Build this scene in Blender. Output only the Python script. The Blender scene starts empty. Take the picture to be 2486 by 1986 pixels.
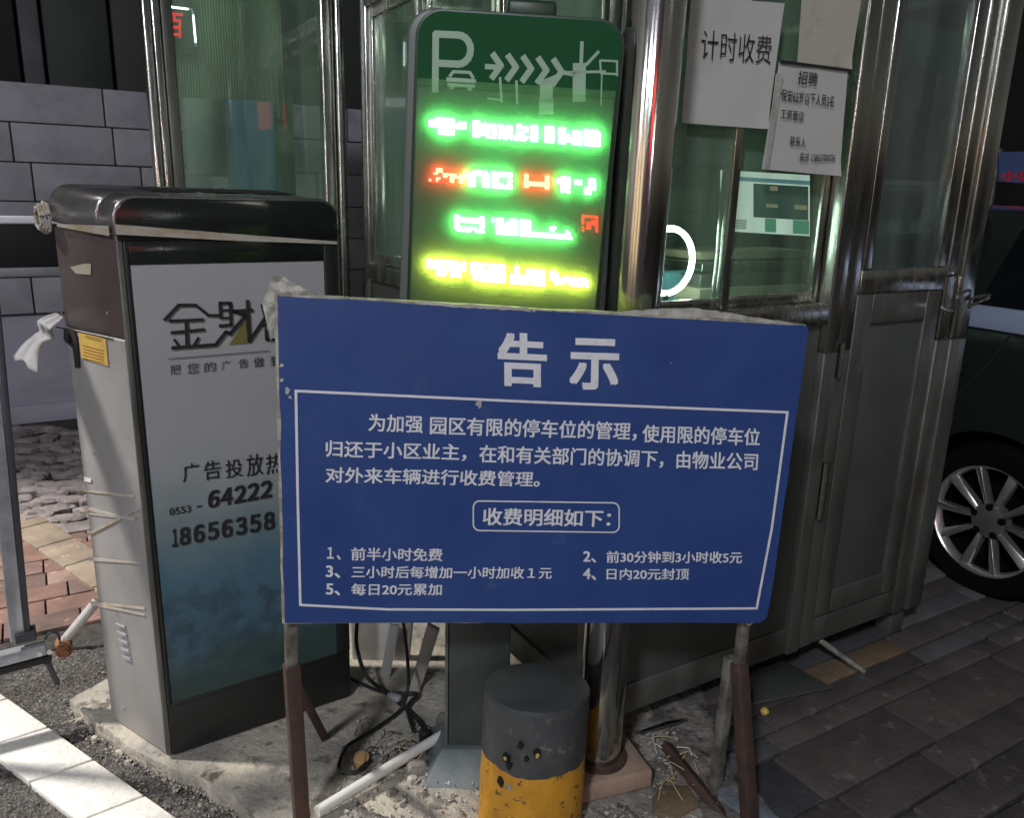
import bpy, bmesh, math, random
from mathutils import Vector, Matrix, noise
random.seed(7)
D = bpy.data; COL = bpy.context.scene.collection; SC = bpy.context.scene
R = math.radians

# ---------------------------------------------------------------- camera
W, H = 2486, 1986
FPX = 1946.0; PITCH = R(14.8); ROLL = R(1.5); CAMZ = 1.5
fw = Vector((0, math.cos(PITCH), -math.sin(PITCH)))
_r = Vector((1, 0, 0)); _u = Vector((0, math.sin(PITCH), math.cos(PITCH)))
cr = _r*math.cos(ROLL) + _u*math.sin(ROLL)
cu = _u*math.cos(ROLL) - _r*math.sin(ROLL)
cam_d = D.cameras.new('camera'); cam = D.objects.new('camera', cam_d); COL.objects.link(cam)
CAM = Vector((0, 0, CAMZ))
m3 = Matrix((cr, cu, -fw)).transposed()
cam.matrix_world = Matrix.Translation(CAM) @ m3.to_4x4()
cam_d.sensor_fit = 'HORIZONTAL'; cam_d.sensor_width = 36; cam_d.lens = 36*FPX/W
cam_d.clip_start = .02; cam_d.clip_end = 500
SC.camera = cam

# ---------------------------------------------------------------- world, lamps, exposure
world = D.worlds.new('World'); SC.world = world; world.use_nodes = True
nt = world.node_tree; nt.nodes.clear()
sky = nt.nodes.new('ShaderNodeTexSky'); sky.sky_type = 'NISHITA'; sky.sun_disc = False
sky.sun_elevation = R(2); sky.sun_rotation = R(200)
hs = nt.nodes.new('ShaderNodeHueSaturation'); hs.inputs['Saturation'].default_value = .25
bg = nt.nodes.new('ShaderNodeBackground'); bg.inputs[1].default_value = .06
wo = nt.nodes.new('ShaderNodeOutputWorld')
nt.links.new(sky.outputs[0], hs.inputs['Color']); nt.links.new(hs.outputs[0], bg.inputs[0]); nt.links.new(bg.outputs[0], wo.inputs[0])
def aim(o, target):
    o.rotation_euler = (Vector(target)-o.location).to_track_quat('-Z', 'Y').to_euler()
def lamp(name, kind, loc, power, color, size=.1, target=None, **kw):
    l = D.lights.new(name, kind); l.energy = power; l.color = color
    if kind == 'AREA': l.shape = 'DISK'; l.size = size
    else: l.shadow_soft_size = size
    for k, v in kw.items(): setattr(l, k, v)
    o = D.objects.new(name, l); COL.objects.link(o); o.location = loc
    if target: aim(o, target)
    return o
KEY = (-6.0, 2.05, 6.4)
lamp('street_lamp_light', 'SPOT', KEY, 4100, (1, .95, .88), .22, (-2.3, 2.0, 0), spot_size=R(31), spot_blend=.45)
lamp('front_fill_light', 'POINT', (-2.0, -4.4, 5.6), 1250, (.90, .93, 1.0), .35)  # added fill from behind the camera to light the board
lamp('right_rear_light', 'POINT', (6.5, -2.5, 4.2), 60, (1.0, .93, .82), .3)  # weak point light from the right, behind the camera
vs = SC.view_settings; vs.view_transform = 'Standard'; vs.look = 'None'; vs.exposure = 0; vs.gamma = 1
SC.render.engine = 'CYCLES'
SC.cycles.use_denoising = True
SC.cycles.max_bounces = 8; SC.cycles.transparent_max_bounces = 16; SC.cycles.sample_clamp_indirect = 4
SC.cycles.use_light_tree = True

# ---------------------------------------------------------------- geometry helpers
def ray(x, y): return fw + cr*((x-W/2)/FPX) - cu*((y-H/2)/FPX)
def atz(x, y, z=0.0):
    d = ray(x, y); return CAM + d*((z-CAMZ)/d.z)
def aty(x, y, Y):
    d = ray(x, y); return CAM + d*(Y/d.y)
def onpl(x, y, p, n):
    d = ray(x, y); return CAM + d*((Vector(p)-CAM).dot(n)/d.dot(n))
V = Vector
def orig(parent):
    p = V((0, 0, 0)); q = parent
    while q is not None: p += q.location; q = q.parent
    return p
class MB:
    def __init__(s): s.v = []; s.f = []; s.m = []
    def add(s, vs, fs, mi=0):
        b = len(s.v); s.v += [V(v) for v in vs]; s.f += [tuple(i+b for i in f) for f in fs]; s.m += [mi]*len(fs); return s
    def prism(s, lo, hi, mi=0):        # two loops of equal length
        n = len(lo); vs = list(lo)+list(hi)
        fs = [tuple(range(n-1, -1, -1)), tuple(range(n, 2*n))]
        fs += [(i, (i+1) % n, (i+1) % n+n, i+n) for i in range(n)]
        return s.add(vs, fs, mi)
    def box(s, c, size, ax=None, mi=0):
        c = V(c); X, Y, Z = ax if ax else (V((1,0,0)), V((0,1,0)), V((0,0,1)))
        a, b, h = X*(size[0]/2), Y*(size[1]/2), Z*(size[2]/2)
        lo = [c-a-b-h, c+a-b-h, c+a+b-h, c-a+b-h]; return s.prism(lo, [p+2*h for p in lo], mi)
    def bar(s, p, q, w, h=None, up=V((0,0,1)), mi=0):
        p, q = V(p), V(q); h = h or w; d = (q-p).normalized(); x = d.cross(up)
        if x.length < 1e-4: x = d.cross(V((1,0,0)))
        x.normalize(); y = x.cross(d).normalized()
        return s.box((p+q)/2, (w, h, (q-p).length), (x, y, d), mi)
    def tube(s, pts, r, n=12, cap=True, mi=0):
        pts = [V(p) for p in pts]; rings = []
        for i, p in enumerate(pts):
            d = (pts[min(i+1, len(pts)-1)]-pts[max(i-1, 0)]).normalized()
            x = d.cross(V((0,0,1)))
            if x.length < 1e-3: x = V((1,0,0))
            x.normalize(); y = x.cross(d); rr = r[i] if isinstance(r, (list, tuple)) else r
            rings.append([p + (x*math.cos(2*math.pi*k/n)+y*math.sin(2*math.pi*k/n))*rr for k in range(n)])
        b = [v for g in rings for v in g]; fs = []
        for i in range(len(rings)-1):
            for k in range(n): fs.append((i*n+k, i*n+(k+1) % n, (i+1)*n+(k+1) % n, (i+1)*n+k))
        if cap: fs += [tuple(range(n-1, -1, -1)), tuple(range((len(rings)-1)*n, len(rings)*n))]
        return s.add(b, fs, mi)
    def quad(s, a, b, c, d, mi=0): return s.add([a, b, c, d], [(0, 1, 2, 3)], mi)
    def build(s, name, mat, parent=None, bevel=0, smooth=False, seg=2):
        me = D.meshes.new(name); o0 = orig(parent)
        me.from_pydata([v-o0 for v in s.v], [], s.f)
        for m in (mat if isinstance(mat, (list, tuple)) else [mat]): me.materials.append(m)
        if isinstance(mat, (list, tuple)):
            for p, mi in zip(me.polygons, s.m): p.material_index = mi
        bm = bmesh.new(); bm.from_mesh(me); bmesh.ops.recalc_face_normals(bm, faces=bm.faces); bm.to_mesh(me); bm.free()
        me.update()
        o = D.objects.new(name, me); COL.objects.link(o); o.parent = parent
        if bevel:
            md = o.modifiers.new('bevel', 'BEVEL'); md.width = bevel; md.segments = seg; md.limit_method = 'ANGLE'; md.angle_limit = R(40)
        if smooth or bevel:
            me.shade_smooth(); md = None
            if smooth:
                try: me.set_sharp_from_angle(angle=R(40))
                except Exception: pass
        return o
def catmull(pts, n=8):
    pts = [V(p) for p in pts]; out = []
    P = [pts[0]]+pts+[pts[-1]]
    for i in range(1, len(P)-2):
        for k in range(n):
            t = k/n; a, b, c, d = P[i-1:i+3]
            out.append(.5*((2*b)+(c-a)*t+(2*a-5*b+4*c-d)*t*t+(3*b-a-3*c+d)*t**3))
    out.append(pts[-1]); return out
def thing(name, label, cat, loc, group=None):
    o = D.objects.new(name, None); COL.objects.link(o); o.location = V(loc); o.empty_display_size = .1
    return tag(o, label, cat, group)
def tag(o, label, cat, group=None):
    o['label'] = label; o['category'] = cat
    if group: o['group'] = group
    return o
def st(o): o['kind'] = 'structure'; return o
def stuff(o): o['kind'] = 'stuff'; return o

# ---------------------------------------------------------------- materials
def mat(name, col=(.5,.5,.5), rough=.6, metal=0, col2=None, scale=8, nd=4, lo=.4, hi=.6, bump=0, bscale=40, stretch=(1,1,1), emis=None, es=0, rvar=0, spec=.5, col3=None, scale3=3, lo3=.55, hi3=.7, coat=0):
    m = D.materials.new(name); m.use_nodes = True; t = m.node_tree; b = t.nodes['Principled BSDF']; L = t.links.new
    b.inputs['Base Color'].default_value = (*col, 1); b.inputs['Roughness'].default_value = rough; b.inputs['Metallic'].default_value = metal
    b.inputs['Specular IOR Level'].default_value = spec; b.inputs['Coat Weight'].default_value = coat
    if emis: b.inputs['Emission Color'].default_value = (*emis, 1); b.inputs['Emission Strength'].default_value = es
    tc = t.nodes.new('ShaderNodeTexCoord'); mp = t.nodes.new('ShaderNodeMapping'); mp.inputs['Scale'].default_value = stretch
    L(tc.outputs['Object'], mp.inputs[0])
    def nz(sc, det=6):
        n = t.nodes.new('ShaderNodeTexNoise'); n.inputs['Scale'].default_value = sc; n.inputs['Detail'].default_value = det; n.inputs['Roughness'].default_value = .62
        L(mp.outputs[0], n.inputs['Vector']); return n
    def rng(src, a, c, o0=0., o1=1.):
        r = t.nodes.new('ShaderNodeMapRange'); r.inputs[1].default_value = a; r.inputs[2].default_value = c; r.inputs[3].default_value = o0; r.inputs[4].default_value = o1
        L(src, r.inputs[0]); return r.outputs[0]
    def mix(f, a, c):
        x = t.nodes.new('ShaderNodeMix'); x.data_type = 'RGBA'; L(f, x.inputs[0])
        if isinstance(a, tuple): x.inputs[6].default_value = (*a, 1)
        else: L(a, x.inputs[6])
        x.inputs[7].default_value = (*c, 1); return x.outputs[2]
    cur = None
    if col2: cur = mix(rng(nz(scale).outputs[0], lo, hi), col, col2)
    if col3: cur = mix(rng(nz(scale3, 10).outputs[0], lo3, hi3), cur if cur else col, col3)
    if cur: L(cur, b.inputs['Base Color'])
    if rvar: L(rng(nz(scale*1.7).outputs[0], .3, .7, rough-rvar, rough+rvar), b.inputs['Roughness'])
    if bump:
        bp = t.nodes.new('ShaderNodeBump'); bp.inputs['Strength'].default_value = bump; bp.inputs['Distance'].default_value = .01
        L(nz(bscale, 8).outputs[0], bp.inputs['Height']); L(bp.outputs[0], b.inputs['Normal'])
    return m
def glassmat(name, tint=(.8,.85,.82), gl=.12, hazedust=.04, hazecol=(.5,.55,.5), trans=False, dscale=3, rough=.02):
    m = D.materials.new(name); m.use_nodes = True; t = m.node_tree; t.nodes.clear(); L = t.links.new
    o = t.nodes.new('ShaderNodeOutputMaterial'); tr = t.nodes.new('ShaderNodeBsdfTransparent'); tr.inputs[0].default_value = (*tint, 1)
    g = t.nodes.new('ShaderNodeBsdfGlossy'); g.inputs['Roughness'].default_value = rough
    fr = t.nodes.new('ShaderNodeLayerWeight'); fr.inputs[0].default_value = .5
    pw = t.nodes.new('ShaderNodeMath'); pw.operation = 'POWER'; pw.inputs[1].default_value = 4; L(fr.outputs['Facing'], pw.inputs[0])
    mu = t.nodes.new('ShaderNodeMath'); mu.operation = 'MULTIPLY_ADD'; mu.inputs[1].default_value = .6; mu.inputs[2].default_value = gl
    L(pw.outputs[0], mu.inputs[0])
    m1 = t.nodes.new('ShaderNodeMixShader'); L(mu.outputs[0], m1.inputs[0]); L(tr.outputs[0], m1.inputs[1]); L(g.outputs[0], m1.inputs[2])
    df = t.nodes.new('ShaderNodeBsdfTranslucent' if trans else 'ShaderNodeBsdfDiffuse'); df.inputs[0].default_value = (*hazecol, 1)
    m2 = t.nodes.new('ShaderNodeMixShader'); 
    n = t.nodes.new('ShaderNodeTexNoise'); n.inputs['Scale'].default_value = dscale; n.inputs['Detail'].default_value = 6
    tc = t.nodes.new('ShaderNodeTexCoord'); mp = t.nodes.new('ShaderNodeMapping'); mp.inputs['Scale'].default_value = (3, 3, .5) if not trans else (1,1,1)
    L(tc.outputs['Object'], mp.inputs[0]); L(mp.outputs[0], n.inputs['Vector'])
    r = t.nodes.new('ShaderNodeMapRange'); r.inputs[1].default_value = .3; r.inputs[2].default_value = .75
    r.inputs[3].default_value = hazedust*(.3 if not trans else .9); r.inputs[4].default_value = hazedust*(1.8 if not trans else 1.1)
    L(n.outputs[0], r.inputs[0]); L(r.outputs[0], m2.inputs[0]); L(m1.outputs[0], m2.inputs[1]); L(df.outputs[0], m2.inputs[2]); L(m2.outputs[0], o.inputs[0])
    return m
def emit(name, col, s):
    m = D.materials.new(name); m.use_nodes = True; t = m.node_tree; t.nodes.clear()
    o = t.nodes.new('ShaderNodeOutputMaterial'); e = t.nodes.new('ShaderNodeEmission'); e.inputs[0].default_value = (*col, 1); e.inputs[1].default_value = s
    t.links.new(e.outputs[0], o.inputs[0]); return m
M = {}
M['asphalt'] = mat('asphalt', (.045,.042,.040), .92, col2=(.17,.155,.145), scale=95, lo=.42, hi=.62, bump=1.0, bscale=150, col3=(.34,.31,.28), scale3=210, lo3=.60, hi3=.66)
M['kerbwhite'] = mat('white_painted_stone', (.74,.72,.68), .8, col2=(.60,.57,.53), scale=60, lo=.45, hi=.7, bump=.3, bscale=120, col3=(.30,.28,.26), scale3=9, lo3=.66, hi3=.74)
M['slab'] = mat('old_concrete', (.44,.40,.33), .9, col2=(.25,.235,.215), scale=7, lo=.4, hi=.62, bump=1, bscale=45, col3=(.12,.105,.09), scale3=18, lo3=.56, hi3=.66)
M['dirt'] = mat('dirt', (.12,.11,.10), .95, col2=(.27,.245,.22), scale=16, lo=.42, hi=.62, bump=1, bscale=60, col3=(.05,.045,.04), scale3=30, lo3=.55, hi3=.65)
M['rubble'] = mat('rubble', (.46,.43,.39), .95, col2=(.26,.235,.21), scale=20, bump=.6, bscale=50)
M['grit'] = mat('asphalt_grit', (.17,.155,.145), .9, col2=(.09,.082,.078), scale=60, lo=.4, hi=.6, col3=(.36,.33,.30), scale3=45, lo3=.58, hi3=.64)
M['rubble2'] = mat('dark_grit', (.12,.11,.10), .95, col2=(.22,.2,.18), scale=20, bump=.6, bscale=50)
M['joint'] = mat('joint_dirt', (.030,.027,.025), .95, col2=(.06,.055,.05), scale=30, bump=.8)
def paver(nm, c): return mat(nm, c, .82, col2=tuple(x*.62 for x in c), scale=7, lo=.38, hi=.66, bump=.45, bscale=60, rvar=.08, col3=tuple(min(1,x*1.9+.02) for x in c), scale3=16, lo3=.60, hi3=.74)
PAV = [paver('paver_grey', (.115,.11,.115)), paver('paver_brown', (.105,.085,.080)), paver('paver_plum', (.088,.074,.075)), paver('paver_pale', (.135,.127,.124)), paver('paver_ochre', (.20,.14,.085)), paver('paver_slate', (.065,.066,.072))]
REDP = [paver('paver_red', (.25,.145,.12)), paver('paver_red_pale', (.29,.19,.165)), paver('paver_red_dark', (.19,.125,.11))]
M['yellowstone'] = paver('kerb_yellow_stone', (.33,.265,.20))
M['cobble'] = mat('cobble', (.27,.235,.235), .85, col2=(.16,.14,.14), scale=14, bump=.6)
M['block'] = mat('lime_washed_block', (.29,.29,.325), .9, col2=(.215,.215,.25), scale=5, lo=.4, hi=.7, bump=.5, bscale=30, col3=(.16,.16,.19), scale3=2.5, lo3=.58, hi3=.75)
M['mortar'] = mat('mortar', (.13,.13,.15), .95, bump=.5)
M['skirt'] = mat('wall_render', (.34,.32,.385), .85, col2=(.24,.235,.295), scale=1.6, lo=.35, hi=.7, bump=.2, stretch=(1,1,3))
M['darkpanel'] = mat('dark_cladding', (.012,.017,.016), .7, col2=(.022,.028,.026), scale=2)
M['darkpillar'] = mat('grey_pillar', (.075,.078,.088), .8, col2=(.05,.052,.06), scale=3, bump=.2)
M['steel'] = mat('brushed_stainless', (.62,.62,.58), .24, 1, col2=(.40,.41,.37), scale=18, stretch=(1,1,.12), lo=.35, hi=.65, rvar=.1, bump=.06, bscale=60)
M['chrome'] = mat('polished_stainless', (.68,.67,.64), .13, 1, col2=(.48,.48,.45), scale=14, stretch=(1,1,.06), rvar=.06, bump=.03, bscale=30)
M['darksteel'] = mat('dull_steel_sheet', (.13,.138,.128), .5, .5, col2=(.09,.097,.088), scale=3, lo=.35, hi=.7, rvar=.1, bump=.5, bscale=3.5)
M['darksteelframe'] = mat('dull_steel_frame', (.17,.175,.16), .42, .6, col2=(.11,.11,.10), col3=(.14,.085,.045), scale3=5, lo3=.62, hi3=.75, scale=9, stretch=(1,1,.3), rvar=.1)
M['cabsteel'] = mat('cabinet_grey_steel', (.37,.36,.355), .48, .3, col2=(.28,.27,.265), scale=4, lo=.35, hi=.7, bump=.2, bscale=5, rvar=.1, col3=(.22,.17,.13), scale3=12, lo3=.64, hi3=.76)
M['cabbrown'] = mat('cabinet_upper_brown', (.13,.105,.10), .38, .35, col2=(.10,.08,.075), scale=4, rvar=.1, col3=(.24,.13,.09), scale3=9, lo3=.62, hi3=.78, bump=.08)
M['cabtop'] = mat('cabinet_top_steel', (.40,.39,.40), .25, .85, col2=(.3,.28,.28), scale=6, rvar=.08)
M['blackgloss'] = mat('black_glossy_plate', (.008,.011,.010), .18, col2=(.014,.018,.016), scale=4, rvar=.05)
M['blackframe'] = mat('black_frame', (.012,.013,.013), .4)
M['ink'] = mat('black_print', (.015,.015,.018), .6)
M['whiteink'] = mat('white_print', (.70,.70,.74), .55, col2=(.55,.56,.62), scale=60, lo=.5, hi=.75)
def poster():
    m = mat('advert_poster', (.5,.5,.52), .34, bump=.3, bscale=4); t = m.node_tree; b = t.nodes['Principled BSDF']; L = t.links.new
    tc = t.nodes.new('ShaderNodeTexCoord'); sp = t.nodes.new('ShaderNodeSeparateXYZ'); L(tc.outputs['Object'], sp.inputs[0])
    n = t.nodes.new('ShaderNodeTexNoise'); n.inputs['Scale'].default_value = 7; n.inputs['Detail'].default_value = 9; L(tc.outputs['Object'], n.inputs['Vector'])
    ad = t.nodes.new('ShaderNodeMath'); ad.operation = 'MULTIPLY_ADD'; ad.inputs[1].default_value = .22; L(n.outputs[0], ad.inputs[0]); L(sp.outputs[2], ad.inputs[2])
    r = t.nodes.new('ShaderNodeValToRGB'); L(ad.outputs[0], r.inputs[0]); e = r.color_ramp.elements
    cs = [(.16,(.030,.055,.045)),(.34,(.035,.066,.062)),(.45,(.045,.105,.16)),(.62,(.07,.15,.21)),(.72,(.16,.22,.24)),(.88,(.30,.33,.345)),(1.0,(.36,.36,.38))]
    e[0].position, e[0].color = cs[0][0], (*cs[0][1],1); e[1].position, e[1].color = cs[-1][0], (*cs[-1][1],1)
    for p, c in cs[1:-1]: x = e.new(p); x.color = (*c, 1)
    n2 = t.nodes.new('ShaderNodeTexNoise'); n2.inputs['Scale'].default_value = 26; n2.inputs['Detail'].default_value = 8; L(tc.outputs['Object'], n2.inputs['Vector'])
    lt = t.nodes.new('ShaderNodeMapRange'); L(sp.outputs[2], lt.inputs[0]); lt.inputs[1].default_value = .52; lt.inputs[2].default_value = .42; lt.inputs[3].default_value = 0; lt.inputs[4].default_value = 1
    rr = t.nodes.new('ShaderNodeMapRange'); L(n2.outputs[0], rr.inputs[0]); rr.inputs[1].default_value = .42; rr.inputs[2].default_value = .6; rr.inputs[3].default_value = 0; rr.inputs[4].default_value = .6
    mm = t.nodes.new('ShaderNodeMath'); mm.operation = 'MULTIPLY'; L(lt.outputs[0], mm.inputs[0]); L(rr.outputs[0], mm.inputs[1])
    mx = t.nodes.new('ShaderNodeMix'); mx.data_type = 'RGBA'; L(mm.outputs[0], mx.inputs[0]); L(r.outputs[0], mx.inputs[6]); mx.inputs[7].default_value = (.02,.045,.06,1)
    L(mx.outputs[2], b.inputs['Base Color']); return m
M['poster'] = poster()
M['boardblue'] = mat('blue_sign_vinyl', (.022,.052,.198), .36, col2=(.031,.072,.232), scale=3, lo=.35, hi=.68, bump=.35, bscale=2.6, rvar=.10, col3=(.06,.10,.22), scale3=11, lo3=.62, hi3=.82)
M['foam'] = mat('torn_foam_edge', (.50,.48,.42), .9, col2=(.28,.25,.20), scale=30, bump=.8, bscale=60, col3=(.12,.10,.07), scale3=25, lo3=.6, hi3=.7)
M['film'] = mat('crumpled_film', (.46,.45,.41), .35, col2=(.36,.35,.31), scale=20, bump=.6, bscale=30)
M['legpaint'] = mat('worn_grey_leg', (.24,.235,.205), .6, .3, col2=(.11,.095,.075), scale=20, bump=.3)
M['rust'] = mat('rusty_brown_leg', (.060,.037,.031), .7, .2, col2=(.105,.058,.042), scale=14, lo=.45, hi=.7, bump=.4)
M['rustbolt'] = mat('rusty_bolt', (.30,.13,.05), .75, .3, col2=(.16,.07,.035), scale=60, bump=.6)
M['bollardgrey'] = mat('dark_grey_paint', (.048,.052,.056), .55, col2=(.07,.073,.075), scale=12, bump=.35, bscale=35, col3=(.17,.16,.15), scale3=24, lo3=.60, hi3=.64)
M['yellow'] = mat('yellow_paint', (.60,.29,.022), .55, col2=(.48,.22,.02), scale=10, bump=.35, bscale=35, col3=(.13,.085,.04), scale3=34, lo3=.575, hi3=.62)
M['concrete'] = mat('bare_concrete', (.36,.33,.29), .9, col2=(.24,.22,.2), scale=30, bump=.6)
M['hole'] = mat('dark_hole', (.012,.010,.009), .9)
M['signcase'] = mat('sign_housing', (.012,.035,.018), .45)
M['signside'] = mat('sign_side_grey', (.13,.15,.14), .5, .2)
M['signface'] = mat('sign_display_face', (.02,.05,.025), .6)
M['signhead'] = mat('sign_head_glare', (.004,.060,.017), .7, spec=.2)  # green LED glare put into the header colour
M['signprint'] = mat('sign_grey_print', (.25,.36,.27), .5)
M['cover'] = glassmat('frosted_halo_cover', (.97,1,.97), .02, .17, (.62,.95,.45), trans=True, dscale=6, rough=.5)
M['postgrey'] = mat('sign_post_paint', (.055,.070,.068), .45, .2, col2=(.045,.055,.055), scale=8)
M['postbase'] = mat('sign_base_paint', (.11,.135,.14), .5, col2=(.08,.1,.105), scale=12, bump=.2)
M['boothglass'] = glassmat('booth_glass', (.78,.86,.80), .08, .15, (.36,.52,.38))  # dust film colour also carries the green glare and haze
M['doorglass'] = glassmat('door_glass', (.50,.56,.53), .08, .16, (.32,.38,.37))
M['paper'] = mat('white_paper', (.52,.52,.50), .8, bump=.15, bscale=9, col2=(.47,.47,.455), scale=3)
M['paper2'] = mat('mottled_paper', (.45,.43,.36), .8, col2=(.30,.28,.22), scale=9, lo=.5, hi=.7, bump=.2, bscale=9)
M['boothwall'] = mat('booth_inner_wall', (.30,.38,.30), .7, col2=(.22,.29,.23), scale=4)
M['beige'] = mat('beige_counter', (.46,.42,.29), .6, col2=(.36,.33,.22), scale=6)
M['teal'] = mat('teal_chair_fabric', (.07,.20,.24), .8, bump=.2)
M['bluepanel'] = mat('blue_plastic', (.10,.26,.56), .5, col2=(.13,.30,.60), scale=5)
M['curtain'] = mat('ribbed_sheet', (.24,.31,.20), .6, .2)
M['pvc'] = mat('white_pvc', (.66,.66,.63), .35, col2=(.5,.49,.46), scale=10, lo=.5, hi=.75)
M['dirtywhite'] = mat('dirty_white_tube', (.42,.40,.38), .45, col2=(.26,.24,.22), scale=14, bump=.2)
M['cable'] = mat('black_cable', (.012,.012,.013), .5)
M['paleplastic'] = mat('off_white_plastic', (.36,.35,.33), .5, col2=(.28,.27,.25), scale=5, bump=.1)
M['cloth'] = mat('white_cloth', (.75,.73,.71), .85, bump=.3)
M['tape'] = mat('packing_tape', (.42,.40,.36), .3, col2=(.34,.25,.14), scale=14, stretch=(1,1,3), lo=.45, hi=.65, bump=.2)
M['sticker'] = mat('yellow_sticker', (.62,.40,.09), .5, col2=(.50,.33,.09), scale=20)
M['stickerink'] = mat('sticker_print', (.22,.10,.02), .6)
M['armblack'] = mat('barrier_arm_black', (.008,.008,.010), .5)
M['armwhite'] = mat('barrier_arm_white', (.70,.70,.76), .4)
M['fence'] = mat('grey_aluminium', (.45,.46,.50), .35, .5, col2=(.32,.33,.36), scale=10)
M['fencedark'] = mat('dark_aluminium', (.06,.06,.07), .5, .3)
M['carpaint'] = mat('black_car_paint', (.013,.019,.016), .16, 0, spec=.6, coat=.6)
M['carglass'] = mat('car_glass', (.006,.007,.009), .05, spec=.7)
M['carsheen'] = mat('car_shoulder_sheen', (.36,.42,.60), .3, .4)
M['tyre'] = mat('tyre_rubber', (.006,.006,.007), .95, bump=.2, spec=.03)
M['alloy'] = mat('alloy_wheel', (.62,.60,.60), .28, .85, col2=(.5,.48,.48), scale=6)
M['wheeldark'] = mat('wheel_well', (.004,.004,.004), .95, spec=.1)
M['orange'] = mat('reddish_block', (.36,.25,.19), .85, col2=(.28,.19,.15), scale=10, bump=.5)
M['straw'] = mat('straw', (.48,.38,.20), .8)
M['leafyellow'] = mat('yellow_leaf', (.55,.42,.10), .7)
M['log'] = mat('cut_wood', (.42,.25,.11), .8, col2=(.3,.17,.08), scale=20, bump=.4)
M['bluebanner'] = mat('blue_banner', (.06,.10,.26), .5)
M['redglow'] = emit('glowing_red_letters', (.5,.04,.06), .3)  # banner letters given a faint glow of their own
M['greyblue'] = mat('grey_blue_sheet', (.16,.18,.21), .9, col2=(.12,.13,.155), scale=10, bump=.7)
M['tube'] = emit('lit_tube', (.85,.92,1), 9)
M['boothfill'] = emit('booth_fill', (.80,1,.78), 13)
M['tubefill'] = emit('shop_fill_tube', (.9,.95,1), 60)
M['redreflect'] = emit('red_reflection', (1,.02,.02), 1.6)
M['redsign'] = emit('shop_red_sign', (1,.05,.03), 5)
M['warmsign'] = emit('warm_shop_window', (1,.72,.42), 1.4)
M['ring'] = emit('ring_lamp', (.84,.97,.92), 34)
M['screen_light'] = emit('screen_light', (.80,.92,.88), 1.0)
M['screen_dark'] = emit('screen_dark', (.05,.12,.11), .5)
M['screen_green'] = emit('screen_green', (.10,.35,.22), .9)
M['screen_blue'] = emit('screen_blue', (.15,.30,.38), .9)
M['screen_warm'] = emit('screen_warm', (.6,.55,.35), .5)
M['ledgreen'] = emit('led_green', (.20,1,.38), 27)
M['ledred'] = emit('led_red', (1,.045,.03), 30)
M['ledyellow'] = emit('led_yellow', (1,.88,.16), 26)
M['leddimred'] = emit('led_dim_red', (1,.03,.02), 3)

# ---------------------------------------------------------------- lettering
def text_mesh(txt, bold=.0, ex=0):
    c = D.curves.new('t', 'FONT'); c.body = txt; c.size = 1; c.offset = bold; c.resolution_u = 4
    o = D.objects.new('t', c); COL.objects.link(o)
    bpy.context.view_layer.update()
    dg = bpy.context.evaluated_depsgraph_get(); me = D.meshes.new_from_object(o.evaluated_get(dg))
    vs_ = [v.co.copy() for v in me.vertices]; fs = [tuple(p.vertices) for p in me.polygons]
    D.objects.remove(o); D.curves.remove(c); D.meshes.remove(me)
    return vs_, fs
def lettering(txt, P, tl, tr, bl, nrm, material, parent, bold=.012, name='lettering', lift=.0012, mirror=False):
    """fit text into the parallelogram given by three points on plane P(px,py)->world"""
    vs_, fs = text_mesh(txt, min(bold, 0))
    x0 = min(v.x for v in vs_); x1 = max(v.x for v in vs_); y0 = min(v.y for v in vs_); y1 = max(v.y for v in vs_)
    A, B, C_ = P(*tl), P(*tr), P(*bl)
    mb = MB(); out = []
    for v in vs_:
        a = (v.x-x0)/(x1-x0); b = (y1-v.y)/(y1-y0)
        out.append(A+(B-A)*a+(C_-A)*b+nrm*lift)
    w_ = bold*1.5/(x1-x0); h_ = bold*1.0/(y1-y0)
    sh = [(0,0)] if bold <= 0 else [(-w_,-h_),(w_,h_),(-w_,h_),(w_,-h_)]
    for k, (sx_, sy_) in enumerate(sh): mb.add([p+(B-A)*sx_+(C_-A)*sy_+nrm*(.00003*k) for p in out], fs)
    return mb.build(name, material, parent)
def cells(txt, P, tl, tr, bl, nrm, material, parent, bold=.012, lift=.0012, shear=.0):
    wts = [.55 if c == '1' else 1 for c in txt]; tot = sum(wts); a = 0
    for c, w in zip(txt, wts):
        f0, f1 = a/tot+.012, (a+w)/tot-.03*w; a += w
        L_ = lambda f: (tl[0]+(tr[0]-tl[0])*f, tl[1]+(tr[1]-tl[1])*f)
        p, q = L_(f0), L_(f1); dx, dy = bl[0]-tl[0], bl[1]-tl[1]
        lettering({'1':'\uff11'}.get(c, chr(0xFEE0+ord(c)) if c.isdigit() else c), P, p, q, (p[0]+dx-shear, p[1]+dy), nrm, material, parent, bold, lift=lift)

# ================================================================ SETTING
d2 = V((.857, .5157, 0)); n2 = V((-.5157, .857, 0)); UP = V((0, 0, 1))
def dn(t, s, z=0): return d2*t + n2*s + UP*z

# ground sheet
mb = MB(); mb.quad((-60,-60,-.03), (60,-60,-.03), (60,60,-.03), (-60,60,-.03)); st(mb.build('ground', M['asphalt']))
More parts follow.
